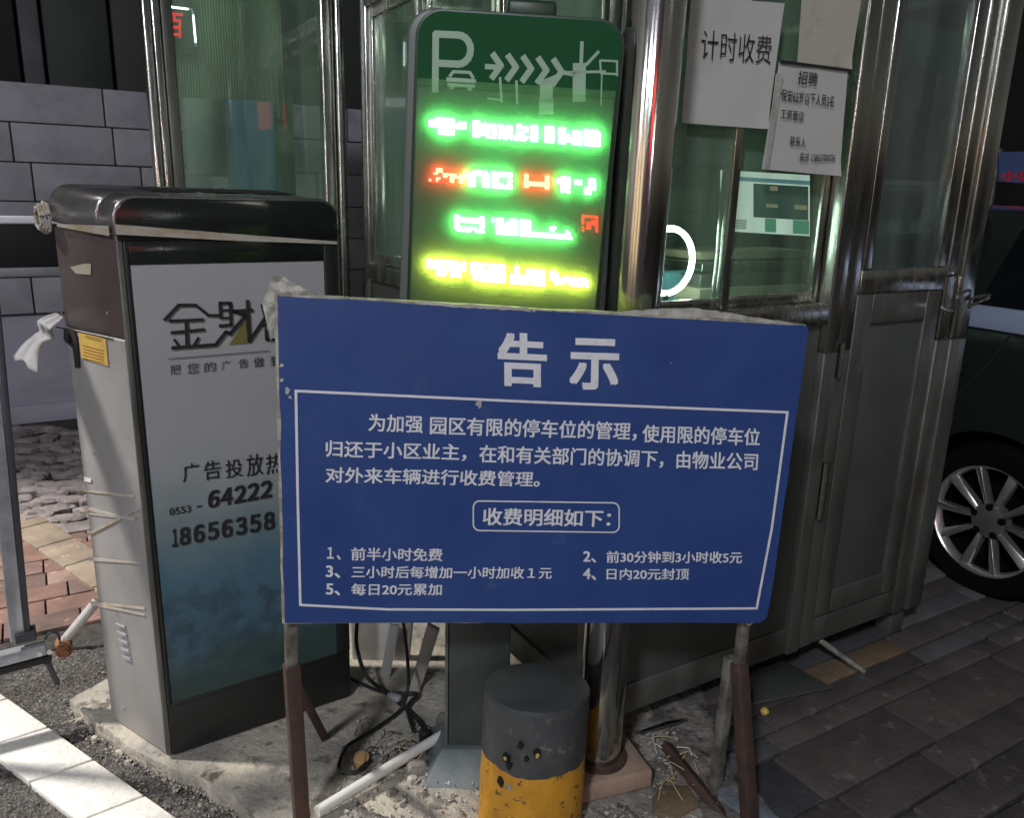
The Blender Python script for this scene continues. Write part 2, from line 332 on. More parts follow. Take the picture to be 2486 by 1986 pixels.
# near asphalt strip with real relief
def relief(name, x0, x1, y0, y1, step, z, amp, material, sc=9, mask=None):
    nx = int((x1-x0)/step); ny = int((y1-y0)/step); mb = MB(); vs_ = []
    for j in range(ny+1):
        for i in range(nx+1):
            x = x0+i*step; y = y0+j*step
            h = noise.fractal(V((x*sc, y*sc, 0)), 1.0, 2.0, 5)*amp
            e = min(i, nx-i, j, ny-j); h = h if e > 0 else -.02
            vs_.append((x, y, z+h))
    fs = [(j*(nx+1)+i, j*(nx+1)+i+1, (j+1)*(nx+1)+i+1, (j+1)*(nx+1)+i) for j in range(ny) for i in range(nx) if mask is None or mask(x0+(i+.5)*step, y0+(j+.5)*step)]
    mb.add(vs_, fs); o = mb.build(name, material); o.data.shade_smooth(); return o
st(relief('road', -3.2, -.2, .9, 3.2, .010, -.008, .010, M['asphalt'], 45))
# painted kerb stones, flush strip
ka = V((-1.349, 1.829, 0)); kd = (V((-1.058, 1.638, 0))-ka).normalized(); kn = V((-kd.y, kd.x, 0))
kw = (V((-1.528, 2.115, 0))-ka).dot(kn)
kj = [(V((-1.395,1.903,0))-ka).dot(kd)]
kerb = D.objects.new('kerb_strip', None); COL.objects.link(kerb); kerb.location = ka; st(kerb)
mb = MB()
a0 = kj[0]-.4*6
mb.box(ka+kd*.5+kn*(kw/2)+UP*-.012, (5.6, kw*.98, .02), (kd, kn, UP)); mb.build('mortar_bed', M['joint'], kerb)
for i in range(12):
    s0 = kj[0]-.225*0+ (i-5)*.232 + .008; s1 = s0+.232-.008
    sk = .05
    c = [ka+kd*(s0)+UP*-.01, ka+kd*(s1)+UP*-.01, ka+kd*(s1+sk)+kn*kw+UP*-.01, ka+kd*(s0+sk)+kn*kw+UP*-.01]
    mb = MB(); hz = random.uniform(-.001, .002); mb.prism(c, [p+UP*(.022+hz) for p in c]); mb.build('kerb_stone', M['kerbwhite'], kerb, bevel=.003)
# concrete slab under the machines (uneven outline)
P0 = [(168,1692),(215,1728),(262,1765),(330,1815),(412,1850),(478,1880),(560,1935),(640,1990),(760,2100)]
edge = [atz(x, y, .05) for x, y in P0]
back = [V((.52, 1.28, .05)), V((.50,1.62,.05)), V((.42,2.2,.05)), V((-.1,2.9,.05)), V((-.75,2.8,.05)), V((-1.18,2.28,.05))]
loop = edge+[V((.2,1.35,.05))]+back
def rough_loop(loop, amp, n):
    out = []
    for i, p in enumerate(loop):
        q = loop[(i+1) % len(loop)]
        for k in range(n):
            t = k/n; v = p.lerp(q, t); o_ = noise.noise_vector(v*17)*amp+noise.noise_vector(v*70)*amp*.5; out.append(V((v.x+o_.x, v.y+o_.y, p.z)))
    return out
RL = rough_loop(loop, .010, 16)
mb = MB(); mb.prism([V((p.x,p.y,-.04)) for p in RL], [V((p.x,p.y,.038)) for p in RL]); slab = st(mb.build('concrete_slab', M['slab'], bevel=.004))
# rubble-strewn ground under the board: relief on top of slab
st(relief('dirt_ground', -.45, .62, 1.32, 2.55, .010, .036, .011, M['dirt'], 9, mask=lambda x, y: (y < 1.86+.10*math.sin(x*9) and x+y*1.0 > 1.32+.07*math.sin(y*15)) or (x > .05 and y < 2.3)))

def pebbles(name, n, region, z, rmin, rmax, material, seed, flat=.7):
    rnd = random.Random(seed); mb = MB()
    for _ in range(n):
        p = region(rnd)
        if p is None: continue
        r = rmin*(rmax/rmin)**(rnd.random()**1.8); vs_ = []
        for dz in (V((1,0,0)),V((0,1,0)),V((-1,0,0)),V((0,-1,0)),V((0,0,1)),V((0,0,-1))):
            q = dz.copy(); q.rotate(Matrix.Rotation(rnd.random()*6, 3, V((rnd.random(), rnd.random(), rnd.random()))))
            q *= r*rnd.uniform(.6, 1.25); q.z *= flat; vs_.append(V((p[0], p[1], z(p)+r*.35))+q)
        mb.add(vs_, [(0,1,4),(1,2,4),(2,3,4),(3,0,4),(1,0,5),(2,1,5),(3,2,5),(0,3,5)])
    return stuff(mb.build(name, material))
pebbles('gravel', 3800, lambda r: (r.uniform(-.42,.5), r.uniform(1.36,1.98)), lambda p: .042, .0012, .011, M['rubble'], 3)
pebbles('gravel', 2200, lambda r: (r.uniform(-.15,.6), r.uniform(1.40,2.2)), lambda p: .042, .001, .0045, M['rubble2'], 4)
pebbles('gravel', 2500, lambda r: (lambda t, s: (ka.x+kd.x*t+kn.x*s, ka.y+kd.y*t+kn.y*s))(r.uniform(-.7, 1.2), kw+.01+r.random()**1.5*.25), lambda p: -.002, .001, .0045, M['rubble'], 5)
pebbles('gravel', 14000, lambda r: (r.uniform(-2.2,-.45), r.uniform(1.25,2.75)), lambda p: -.004, .0014, .0050, M['grit'], 6)
pebbles('gravel', 5000, lambda r: (r.uniform(-2.2,-.45), r.uniform(1.25,2.75)), lambda p: -.003, .001, .0040, M['rubble2'], 8)
pebbles('gravel', 900, lambda r: (lambda q, a: (q.x+a*r.gauss(0,.014), q.y+a*r.gauss(0,.016)))(r.choice(RL[:130]), 1), lambda p: .0, .002, .010, M['slab'], 9)

# pavement right: rows of long pavers along d2
pave = D.objects.new('pavement', None); COL.objects.link(pave); pave.location = dn(2, 1); st(pave)
mb = MB(); c = [dn(1.16,.4,-.01), dn(6.5,.4,-.01), dn(6.5,6.0,-.01), dn(1.30,6.0,-.01), dn(1.20,1.9,-.01), dn(1.16,1.42,-.01)]
mb.prism([p-UP*.03 for p in c], [p+UP*.018 for p in c]); mb.build('joint_sand', M['joint'], pave)
rows = [.40,.58,.70,.82,.94,1.06,1.243,1.318,1.40,1.50,1.60,1.685,1.78,1.90,2.02,2.16,2.30,2.45,2.6,2.75,2.9]
rp = random.Random(21)
for ri in range(len(rows)-1):
    s0, s1 = rows[ri]+.004, rows[ri+1]-.004; w = s1-s0
    t = 1.16+.12*max(0,s0-1.4)+rp.uniform(-.05,.10)
    while t < 4.6:
        L = rp.uniform(.34,.62) if w > .1 else rp.uniform(.4,.75)
        if s0 > 2.2 and t > 4: break
        g = .004; z0 = -.005; zt = .024+rp.uniform(-.005,.004); tl = [rp.uniform(-.0025,.0025) for _ in range(4)]; j = [rp.uniform(-.004,.004) for _ in range(8)]
        lo = [dn(t+g+j[0],s0+j[1],z0), dn(t+L-g+j[2],s0+j[3],z0), dn(t+L-g+j[4],s1+j[5],z0), dn(t+g+j[6],s1+j[7],z0)]
        hi = [V((p.x,p.y,zt+tl[k])) for k, p in enumerate(lo)]
        mt = rp.choice(PAV[:4]+[PAV[0], PAV[5], PAV[2], PAV[1]])
        if abs(t-2.15) < .22 and 1.25 < s0 < 1.5: mt = PAV[4]
        mb = MB(); mb.prism(lo, hi); mb.build('paving_stone', mt, pave, bevel=.004)
        t += L
# left background footpath: red pavers, ochre strip, cobbles
path = D.objects.new('footpath', None); COL.objects.link(path); path.location = (-2.4, 3.2, 0); st(path)
mb = MB(); c = [(-4.6,1.7,-.01), (-1.15,2.45,-.01), (-.9,4.2,-.01), (-2.2,6.3,-.01), (-6.2,4.0,-.01)]
mb.prism([V(p)-UP*.02 for p in c], [V(p)+UP*.012 for p in c]); mb.build('joint_sand', M['joint'], path)
rp = random.Random(5)
e1 = (V((-1.52,2.58,0))-V((-1.96,2.81,0)))          # along the near edge of the red paving
for ri in range(9):
    s0 = 2.93+ri*.125
    t = -1.1 + rp.uniform(0,.1)
    while t < .5:
        L = rp.uniform(.2,.3)
        q = dn(t, s0)
        if q.x > -2.9 and q.x < -1.0 :
            lo = [dn(t+.003,s0,0), dn(t+L-.003,s0,0), dn(t+L-.003,s0+.119,0), dn(t+.003,s0+.119,0)]
            zt = .012+rp.uniform(0,.006); mb = MB(); mb.prism(lo, [p+UP*zt for p in lo])
            near = s0 < 3.7
            mb.build('paving_stone', (REDP[rp.choice((0,0,1,2))] if near else M['cobble']), path, bevel=.003)
        t += L
# ochre kerb strip crossing diagonally
oc0, oc1 = atz(90,1330,.03), atz(245,1440,.03)
od = (oc1-oc0).normalized(); on = V((-od.y, od.x, 0))
for k in range(6):
    c0 = oc0+od*(k-2)*.26; mb = MB(); lo = [c0+od*.004, c0+od*.256, c0+od*.256+on*.15, c0+od*.004+on*.15]
    lo = [V((p.x,p.y,0)) for p in lo]; mb.prism(lo, [p+UP*.03 for p in lo]); mb.build('kerb_stone', M['yellowstone'], path, bevel=.005)
# cobbles between footpath and wall (irregular)
rc = random.Random(9)
def pebble_stone(p, r, h, mt, name, parent=None, n=9, rnd=rc, flat=.35):
    mb = MB(); loops = []
    rad = [r*rnd.uniform(.75,1.15) for _ in range(n)]; ang = rnd.random()*6; asp = rnd.uniform(.55,.9)
    for z, k in ((-.01,1.0),(h*.6,1.0),(h*.92,.8),(h,.45)):
        loops.append([V((p[0]+rad[i]*k*math.cos(ang+2*math.pi*i/n), p[1]+asp*rad[i]*k*math.sin(ang+2*math.pi*i/n), p[2]+z)) for i in range(n)])
    vs_ = [v for l in loops for v in l]; fs = []
    for j in range(3):
        for i in range(n): fs.append((j*n+i, j*n+(i+1)%n, (j+1)*n+(i+1)%n, (j+1)*n+i))
    fs.append(tuple(range(3*n, 4*n))); mb.add(vs_, fs); return mb.build(name, mt, parent, smooth=True)
bed = V((0,0,0))
for iy in range(11):
    for ix in range(11):
        px = -10+ix*24+rc.uniform(-8,8)+(iy%2)*12; py = 1050+iy*21+rc.uniform(-7,7)
        p = atz(px, py, .01); pebble_stone((p.x,p.y,.012), .055*rc.uniform(.75,1.35)*p.y/4, rc.uniform(.014,.030), M['cobble'], 'cobblestone', path)

# ================================================================ block wall behind
w0 = V((-3.306, 4.963, 0)); 
wall = thing('block_wall', 'pale blue-grey concrete block wall with a rendered skirt behind the barrier cabinet', 'wall', w0)
mb = MB(); mb.box(w0+d2*1.9+n2*.12+UP*1.02, (8.0, .17, 2.03), (d2, n2, UP)); mb.build('mortar_core', M['mortar'], wall)
mb = MB(); mb.box(w0+d2*1.9+n2*.0+UP*.345, (8.0, .10, .69), (d2, n2, UP)); mb.build('rendered_skirt', M['skirt'], wall, bevel=.01)
mb = MB(); mb.box(w0+d2*1.9-n2*.062+UP*.06, (8.0, .03, .12), (d2, n2, UP)); mb.build('skirt_ledge', M['skirt'], wall, bevel=.006)
rb = random.Random(4)
for row in range(6):
    z0 = .70+row*.233; t = -2.0-(row % 2)*.30+rb.uniform(-.05,.05)
    while t < 5.6:
        L = rb.choice((.56,.60,.62,.42)); 
        mb = MB(); j = [rb.uniform(-.006,.006) for _ in range(6)]
        mb.box(w0+d2*(t+L/2)+n2*(.045+j[0])+UP*(z0+.1165), (L-.008, .10, .226), (d2, n2, UP)); mb.build('block', M['block'], wall, bevel=.006)
        t += L
# dark building above / behind the wall
bld = thing('dark_building', 'unlit dark building with one pale pillar above the block wall', 'building', w0+n2*.6)
pl = [( -3.2,-.75, 'darkpanel', .30), (-.75+.02,-.42,'x',0)]
def bslab(t0, t1, s, z0, z1, mt, nm, dep=.2):
    mb = MB(); mb.box(w0+d2*((t0+t1)/2)+n2*s+UP*((z0+z1)/2), (t1-t0, dep, z1-z0), (d2, n2, UP)); return mb.build(nm, mt, bld, bevel=.01)
def tcol(px):
    q = onpl(px, 100, w0+n2*.55, n2); return (q-w0).dot(d2)
ta, tb_, tc_, td = tcol(50), tcol(100), tcol(275), tcol(330)
bslab(-6, 26, .9, 0, 6, M['darkpanel'], 'wall')
bslab(ta, tb_, .62, 0, 5, M['darkpillar'], 'pillar')
bslab(tc_, td+.3, .65, 0, 5, mat('dim_brown_cladding', (.018,.02,.017), .7), 'pillar')
bslab(ta-1.4, ta-.02, .66, 0, 5, mat('near_black_shutter', (.006,.006,.007), .8), 'shutter')
bslab(tb_+.02, tc_-.02, .66, 0, 5, M['darkpanel'], 'shutter')

# ================================================================ BOOTH
A = V((.42, 1.974, 0)) - d2*0
def bp(t, z, s=0): return V((.42,1.974,0)) + d2*t + n2*s + UP*z
def bbox(mb, t0, t1, s0, s1, z0, z1): return mb.box(bp((t0+t1)/2, (z0+z1)/2, (s0+s1)/2), (t1-t0, s1-s0, z1-z0), (d2, n2, UP))
booth = thing('guard_booth', 'stainless steel guard booth with glass windows and taped papers behind the blue board', 'booth', bp(.5, 0, .8))
T0, T1, SB, ZB, ZS, ZT = -.225, 1.225, 1.62, .13, 1.235, 2.55
def part(nm, mt, fn, bevel=.003, parent=None):
    mb = MB(); fn(mb); return mb.build(nm, mt, parent or booth, bevel=bevel)
# corner posts and mullions (tubes, doubled profiles for the reflections)
def post(t0, t1, s0, s1, z0=ZB, z1=ZT, mt=M['steel']):
    if s0 < .5:
        part('lower_post', M['darksteelframe'], lambda m: bbox(m, t0+.001, t1-.001, s0+.001, s1-.001, z0, ZS-.14), .005); z0 = ZS-.1395
    return part('post', mt, lambda m: bbox(m, t0, t1, s0, s1, z0, z1), .006)
post(T0, T0+.075, 0, .075)
post(.530, .588, -.012, .06); post(.592, .655, -.004, .06)
post(1.075, 1.135, -.004, .06); post(1.139, 1.225, -.014, .075)
post(T0, T0+.06, SB-.06, SB); post(T1-.06, T1, SB-.06, SB); post(.45, .51, SB-.06, SB)
# base rails, sills, floor, roof
for (s0, s1) in ((.004,.05), (SB-.05, SB)):
    part('base_rail', M['darksteelframe'], lambda m: bbox(m, T0+.02, T1-.01, s0, s1, ZB-.002, .215))
part('base_rail', M['darksteelframe'], lambda m: bbox(m, T0+.004, T0+.05, .07, SB-.05, ZB-.002, .215))
part('base_rail', M['darksteelframe'], lambda m: bbox(m, T1-.05, T1-.004, .07, SB-.05, ZB-.002, .215))
part('floor', M['darksteel'], lambda m: bbox(m, T0+.05, T1-.05, .05, SB-.05, .15, .19))
part('roof', M['darksteel'], lambda m: bbox(m, T0-.12, T1+.12, -.12, SB+.12, ZT, ZT+.12))
part('sill', M['steel'], lambda m: bbox(m, T0+.07, .53, -.010, .05, ZS-.055, ZS))
part('sill', M['steel'], lambda m: bbox(m, T0-.008, T0+.05, .075, SB-.06, ZS-.06, ZS))
part('sill', M['steel'], lambda m: bbox(m, T0+.06, T1-.06, SB-.05, SB, ZS-.05, ZS))
part('sill', M['steel'], lambda m: bbox(m, T1-.05, T1, .075, SB-.06, ZS-.05, ZS))
part('top_rail', M['steel'], lambda m: bbox(m, T0+.07, 1.08, 0, .05, 2.16, 2.22))
part('top_rail', M['steel'], lambda m: bbox(m, T0, T0+.05, .075, SB-.06, 2.16, 2.22))
part('top_rail', M['steel'], lambda m: bbox(m, T0+.06, T1-.06, SB-.05, SB, 2.16, 2.22))
part('fascia', M['darksteel'], lambda m: bbox(m, T0+.07, 1.08, .01, .04, 2.22, 2.549))
# lower sheets
part('lower_panel', M['darksteel'], lambda m: bbox(m, T0+.076, .529, .012, .03, .216, ZS-.056))
part('lower_panel', M['darksteel'], lambda m: bbox(m, T0+.012, T0+.03, .076, SB-.06, .216, ZS-.061))
part('lower_panel', M['darksteel'], lambda m: bbox(m, T1-.03, T1-.012, .076, SB-.06, .216, ZS-.051))
part('lower_panel', M['darksteel'], lambda m: bbox(m, T0+.06, T1-.06, SB-.03, SB-.012, .216, ZS-.051))
# door on right half: frame + inset panel + glass + hinges
door = part('door', M['darksteelframe'], lambda m: (bbox(m, .662, .735, .002, .035, .222, ZS+.02), bbox(m, 1.0, 1.07, .002, .035, .222, ZS+.02), bbox(m, .7355, .9995, .002, .035, .222, .30), bbox(m, .7355, .9995, .002, .035, ZS-.07, ZS+.02)), .003)
part('door_panel', M['darksteel'], lambda m: bbox(m, .7355, .9995, .014, .024, .3005, ZS-.0705), .002, door)
part('door_rail', M['steel'], lambda m: bbox(m, .662, 1.07, -.002, .035, ZS+.021, 1.325), .003, door)
part('door_stile', M['steel'], lambda m: (bbox(m, .662, .70, -.002, .035, 1.326, 2.1), bbox(m, 1.02, 1.07, -.002, .035, 1.326, 2.1)), .003, door)
part('door_head', M['steel'], lambda m: bbox(m, .662, 1.07, -.002, .035, 2.101, 2.16), .003, door)
part('glass', M['doorglass'], lambda m: bbox(m, .70, 1.02, .014, .018, 1.326, 2.1), 0, door)
part('hinge', M['steel'], lambda m: m.tube([bp(.60,.58,-.012), bp(.60,.76,-.012)], .011, 10), 0, door)
part('hinge', M['steel'], lambda m: m.tube([bp(.60,1.02,-.012), bp(.60,1.12,-.012)], .009, 10), 0, door)
# door handle + wire loop
part('handle', M['chrome'], lambda m: (m.tube(catmull([bp(1.06,1.30,-.01), bp(1.06,1.30,-.05), bp(1.06,1.20,-.05), bp(1.06,1.20,-.01)]), .006, 8)), 0, door)
# windows
def pane(t0, t1, z0, z1, s, nm='window'):
    f_ = part(nm, M['steel'], lambda m: (bbox(m, t0, t0+.026, s, s+.022, z0, z1), bbox(m, t1-.026, t1, s, s+.022, z0, z1), bbox(m, t0+.0265, t1-.0265, s, s+.022, z0, z0+.028), bbox(m, t0+.0265, t1-.0265, s, s+.022, z1-.028, z1)), .002)
    part('glass', M['boothglass'], lambda m: bbox(m, t0+.0265, t1-.0265, s+.009, s+.013, z0+.028, z1-.028), 0, f_); return f_
pane(T0+.078, .158, ZS+.001, 2.16, .012); pane(.140, .528, ZS+.001, 2.16, .036)
def panes(s0, s1, t, z0=ZS+.001, z1=2.16):
    f_ = part('window', M['steel'], lambda m: [m.box(bp(t+.011, (a+b)/2, (c+d)/2), (.022, d-c, b-a), (d2, n2, UP)) for a, b, c, d in ((z0,z1,s0,s0+.04),(z0,z1,s1-.04,s1),(z0,z0+.04,s0+.0405,s1-.0405),(z1-.04,z1,s0+.0405,s1-.0405))], .002)
    part('glass', M['boothglass'], lambda m: m.box(bp(t+.011, (z0+z1)/2, (s0+s1)/2), (.004, s1-s0-.081, z1-z0-.081), (d2, n2, UP)), 0, f_)
panes(.078, .60, T0+.012); panes(.62, 1.10, T0+.030); panes(1.12, SB-.062, T0+.012)
pane(T0+.065, .445, ZS+.001, 2.16, SB-.04); pane(.515, T1-.065, ZS+.001, 2.16, SB-.04)
panes(.078, SB-.062, T1-.035)
# sill underside strip + feet
for (t, s) in ((T0+.02,.02), (1.13,.03), (T0+.02,SB-.08), (1.13,SB-.08)):
    part('leg', M['darksteel'], lambda m: bbox(m, t, t+.075, s, s+.06, 0.0 if t > 0 else .03, ZB-.003))
# wing: second glazed front of the booth left of the mid post
Wc = V((-.69, 3.34, 0)); wing = thing('glazed_booth', 'steel framed glass booth standing behind the barrier cabinet', 'booth', Wc-d2*.4)
def wbox(m, t0, t1, s0, s1, z0, z1): return m.box(Wc+d2*((t0+t1)/2)+n2*((s0+s1)/2)+UP*((z0+z1)/2), (t1-t0, s1-s0, z1-z0), (d2, n2, UP))
def wpart(nm, mt, fn, bevel=.003, parent=None): mb = MB(); fn(mb); return mb.build(nm, mt, parent or wing, bevel=bevel)
ql = onpl(366, 200, Wc, n2); tl_ = (ql-Wc).dot(d2)
wpart('post', M['steel'], lambda m: wbox(m, tl_-.012, tl_+.016, -.01, .05, 0, 2.6), .008)
wpart('post', M['steel'], lambda m: wbox(m, tl_+.020, tl_+.048, .0, .05, 0, 2.6), .006)
wpart('post', M['darksteelframe'], lambda m: wbox(m, tl_+.050, tl_+.09, .012, .05, 0, 2.6), .006)
wpart('post', M['steel'], lambda m: wbox(m, -.085, -.035, .0, .05, 0, 2.6), .008)
wpart('post', M['steel'], lambda m: wbox(m, -.03, .005, -.01, .05, 0, 2.6), .008)
wpart('sill', M['steel'], lambda m: wbox(m, tl_+.091, -.086, 0, .05, .98, 1.03))
wpart('lower_panel', M['darksteel'], lambda m: wbox(m, tl_+.091, -.086, .01, .03, .05, .979))
wpart('top_rail', M['steel'], lambda m: wbox(m, tl_+.091, -.086, 0, .05, 2.3, 2.36))
wpart('glass', M['boothglass'], lambda m: wbox(m, tl_+.091, -.086, .02, .024, 1.031, 2.3), 0)
wpart('roof', M['darksteel'], lambda m: wbox(m, tl_-.05, .02, -.05, .75, 2.61, 2.68))
wpart('back_wall', M['boothwall'], lambda m: wbox(m, tl_+.5, .0, .70, .73, 0, 1.95))
# ribbed sheet curtain
def ribs(m):
    t0, t1, n = tl_+.12, -.05, 46
    P1 = []; 
    for i in range(n*2+1):
        t = t0+(t1-t0)*i/(n*2); P1.append((t, .66+(.012 if i % 2 else 0)))
    vs_ = []
    for t, s in P1: vs_ += [Wc+d2*t+n2*s+UP*1.82, Wc+d2*t+n2*s+UP*2.5]
    m.add(vs_, [(2*i, 2*i+2, 2*i+3, 2*i+1) for i in range(len(P1)-1)])
wpart('ribbed_shutter', M['curtain'], ribs, 0)
# things inside wing
def pxw(px, py, s): return onpl(px, py, Wc+n2*s, n2)
def slab_px(x0, y0, x1, y1, s, th, mt, nm, label, cat, base=Wc):
    a = onpl(x0, y0, base+n2*s, n2); b = onpl(x1, y0, base+n2*s, n2); c = onpl(x0, y1, base+n2*s, n2)
    t0, t1 = (a-base).dot(d2), (b-base).dot(d2); mb = MB()
    mb.box(base+d2*((t0+t1)/2)+n2*(s+th/2)+UP*((a.z+c.z)/2), (abs(t1-t0), th, abs(a.z-c.z)), (d2, n2, UP))
    o = mb.build(nm, mt, None, bevel=.006); return tag(o, label, cat)
slab_px(548, 238, 664, 470, .35, .05, M['bluepanel'], 'blue_board', 'blue plastic board leaning inside the glass booth behind the cabinet', 'board')
slab_px(445, 235, 546, 425, .42, .03, mat('grey_poster', (.26,.29,.28), .6, col2=(.2,.23,.22), scale=6), 'grey_notice', 'grey pasted notice beside the blue plastic board inside the glass booth', 'notice')
# reflection of a red sign put in as a glowing character; lit tubes
sg = thing('red_sign_reflection', 'glowing red character put in for a sign reflected in the glass left of the lit tube', 'sign', pxw(422, 60, .6))
mb = MB(); mb.box(pxw(420, 60, .63), (.16,.02,.22), (d2,n2,UP)); mb.build('backing', M['hole'], sg)
Pq = lambda x, y: pxw(x, y, .6)
lettering('\u767e', Pq, (403,32), (441,34), (403,90), -n2, M['redreflect'], sg, bold=.02, lift=.02)
def tube_px(p, q, s, r, nm, label, base=Wc, mt=M['tube']):
    a, b = onpl(*p, base+n2*s, n2), onpl(*q, base+n2*s, n2)
    t = thing(nm, label, 'lamp', a); mb = MB(); mb.tube([a, b], r, 8); mb.build('lit_tube', mt, t)
    d_ = (b-a).normalized(); mb = MB(); mb.tube([a-d_*.015, a], r*1.3, 8); mb.build('end_cap', M['armwhite'], t)
    mb = MB(); mb.tube([b, b+d_*.015], r*1.3, 8); mb.build('end_cap', M['armwhite'], t)
tube_px((402,14), (457,21), .6, .004, 'tube_lamp', 'thin lit horizontal tube above the reflected red character')
tube_px((469,35), (475,103), .6, .004, 'tube_lamp', 'thin lit upright tube right of the reflected red character')
# booth interior
inner = lambda x, y, s: onpl(x, y, bp(0,0,s), n2)
desk = thing('desk', 'beige and steel counter inside the booth under the window with papers', 'desk', bp(.15,0,.5))
for (x0,y0,x1,y1,s,mt) in ((1712,612,1975,632,.30,'beige'),(1712,640,1960,662,.26,'steel'),(1705,668,1960,700,.24,'darksteelframe'),(1700,702,1955,742,.22,'beige')):
    a, b = inner(x0,y0,s), inner(x1,y1,s); ca, cb = inner(x0,y1,s), inner(x1,y0,s)
    mb = MB(); t0 = (a-bp(0,0)).dot(d2); t1 = (b-bp(0,0)).dot(d2); mb.box(bp((t0+t1)/2,(a.z+ca.z)/2,s+.12),(t1-t0,.24-(s-.22)*.5,abs(a.z-ca.z)),(d2,n2,UP)); mb.build('counter_shelf', M[mt], desk, bevel=.003)
mon = thing('computer_monitor', 'lit computer monitor with camera views on the desk behind the paper-taped window', 'monitor', inner(1860,600,.5))
Pm = lambda x, y: inner(x, y, .5)
def mquad(nm, x0, y0, x1, y1, mt, lift, slope=.075, dep=.002):
    f_ = lambda x, y: Pm(x, y+(x-1750)*slope)-n2*lift
    c = [f_(x0,y1), f_(x1,y1), f_(x1,y0), f_(x0,y0)]; mb = MB(); mb.prism([p+n2*dep for p in c], c); return mb.build(nm, mt, mon)
mquad('bezel', 1738,402,1976,600, M['blackframe'], -.004, dep=.03)
mquad('screen', 1750,412,1966,560, M['screen_light'], .0, .06)
for r_ in ((1756,426,1964,436,'screen_blue'),(1828,440,1960,522,'screen_dark'),(1856,523,1882,556,'screen_green'),(1924,523,1962,556,'screen_green'),(1866,444,1884,455,'screen_warm'),(1856,488,1884,496,'screen_warm'),(1925,486,1955,497,'screen_warm')):
    mquad('window_area', *r_[:4], M[r_[4]], .004 if r_[4] != 'screen_warm' else .008, .06)
for k in range(6): mquad('text_line', 1760, 530+k*4, 1810, 532+k*4, M['screen_dark'], .004, .06)
mb = MB(); q = Pm(1860, 640)+n2*.04; mb.bar(q, V((q.x,q.y,1.19)), .06, .02); mb.build('stand', M['blackframe'], mon)
rl = thing('ring_lamp', 'glowing white ring lamp inside the booth just right of the chrome column', 'lamp', inner(1625,640,.22))
rc_ = inner(1622, 634, .22); rr = .088; pts = []
for k in range(41):
    a = 2*math.pi*k/40; pts.append(rc_+d2*rr*math.cos(a)+UP*rr*math.sin(a))
mb = MB(); mb.tube(pts, .008, 8, cap=False); mb.build('lit_ring', M['ring'], rl, smooth=True)
mb = MB(); mb.tube([rc_-UP*rr, rc_-UP*.30], .008, 8); mb.build('stem', M['blackframe'], rl)
ch = thing('chair', 'teal backed chair inside the booth below the ring lamp', 'chair', inner(1640,760,.35)-UP*.4)
a = inner(1605,662,.35); b = inner(1692,745,.35)
mb = MB(); q = (a+b)/2-UP*.12; mb.box(q, (.16,.05,.36), (d2,n2,UP)); mb.build('backrest', M['teal'], ch, bevel=.02, seg=3)
mb = MB(); mb.box(q-UP*.28+n2*.2, (.4,.4,.06), (d2,n2,UP)); mb.build('seat', M['teal'], ch, bevel=.02, seg=3)
mb = MB(); mb.tube([q-UP*.32+n2*.2, V((q.x,q.y,.2))+n2*.2], .03, 10); mb.build('stem', M['blackframe'], ch)
mb = MB(); mb.bar(q-UP*.15+n2*.02, q-UP*.3+n2*.1, .04,.02); mb.build('bracket', M['blackframe'], ch)
slab_px(1600, 40, 1690, 400, 1.3, .04, M['boothwall'], 'green_cupboard', 'dull green cupboard at the back of the booth behind the chrome column', 'cupboard', bp(0,0))
slab_px(2080, 20, 2360, 250, 1.15, .05, mat('hanging_bags', (.26,.28,.29), .5, col2=(.18,.2,.21), scale=8, bump=.5), 'plastic_sheet', 'crumpled grey plastic sheet hanging behind the upper door glass', 'sheet', bp(0,0))
slab_px(2135, 335, 2190, 405, .3, .02, mat('teal_notice', (.12,.27,.26), .6), 'teal_notice', 'small teal notice on the wall seen through the left edge of the door glass', 'notice', bp(0,0))
slab_px(2130, 372, 2160, 408, .28, .01, M['paper'], 'note', 'small white note stuck below the teal notice behind the door glass', 'note', bp(0,0))
slab_px(2120, 430, 2380, 600, .8, .04, mat('blue_grey_panel', (.09,.12,.15), .5, col2=(.07,.09,.11), scale=5), 'grey_cabinet', 'low blue-grey cabinet seen through the lower half of the door glass', 'cabinet', bp(0,0))
mb = MB(); bbox(mb, .5, T1-.07, SB-.10, SB-.07, .2, 2.5); tag(mb.build('partition', M['boothwall']), 'dark green partition at the back of the booth behind the door', 'partition')

for nm_, loc_, L_, lab in (('tube_lamp', bp(.45,2.40,.85), .5, 'unseen ceiling tube added to light the guard booth'), ('tube_lamp', Wc-d2*.35+n2*.36+UP*2.5, .3, 'unseen ceiling tube added to light the glazed booth behind the cabinet')):  # ceiling tubes added out of view to brighten both booths
    t_ = thing(nm_, lab, 'lamp', loc_); mb = MB(); mb.tube([loc_-d2*L_*.5, loc_+d2*L_*.5], .013, 10); mb.build('lit_tube', M['boothfill'], t_)
    mb = MB(); mb.box(loc_+UP*.035, (L_, .06, .04), (d2, n2, UP)); mb.build('fitting', M['pvc'], t_)
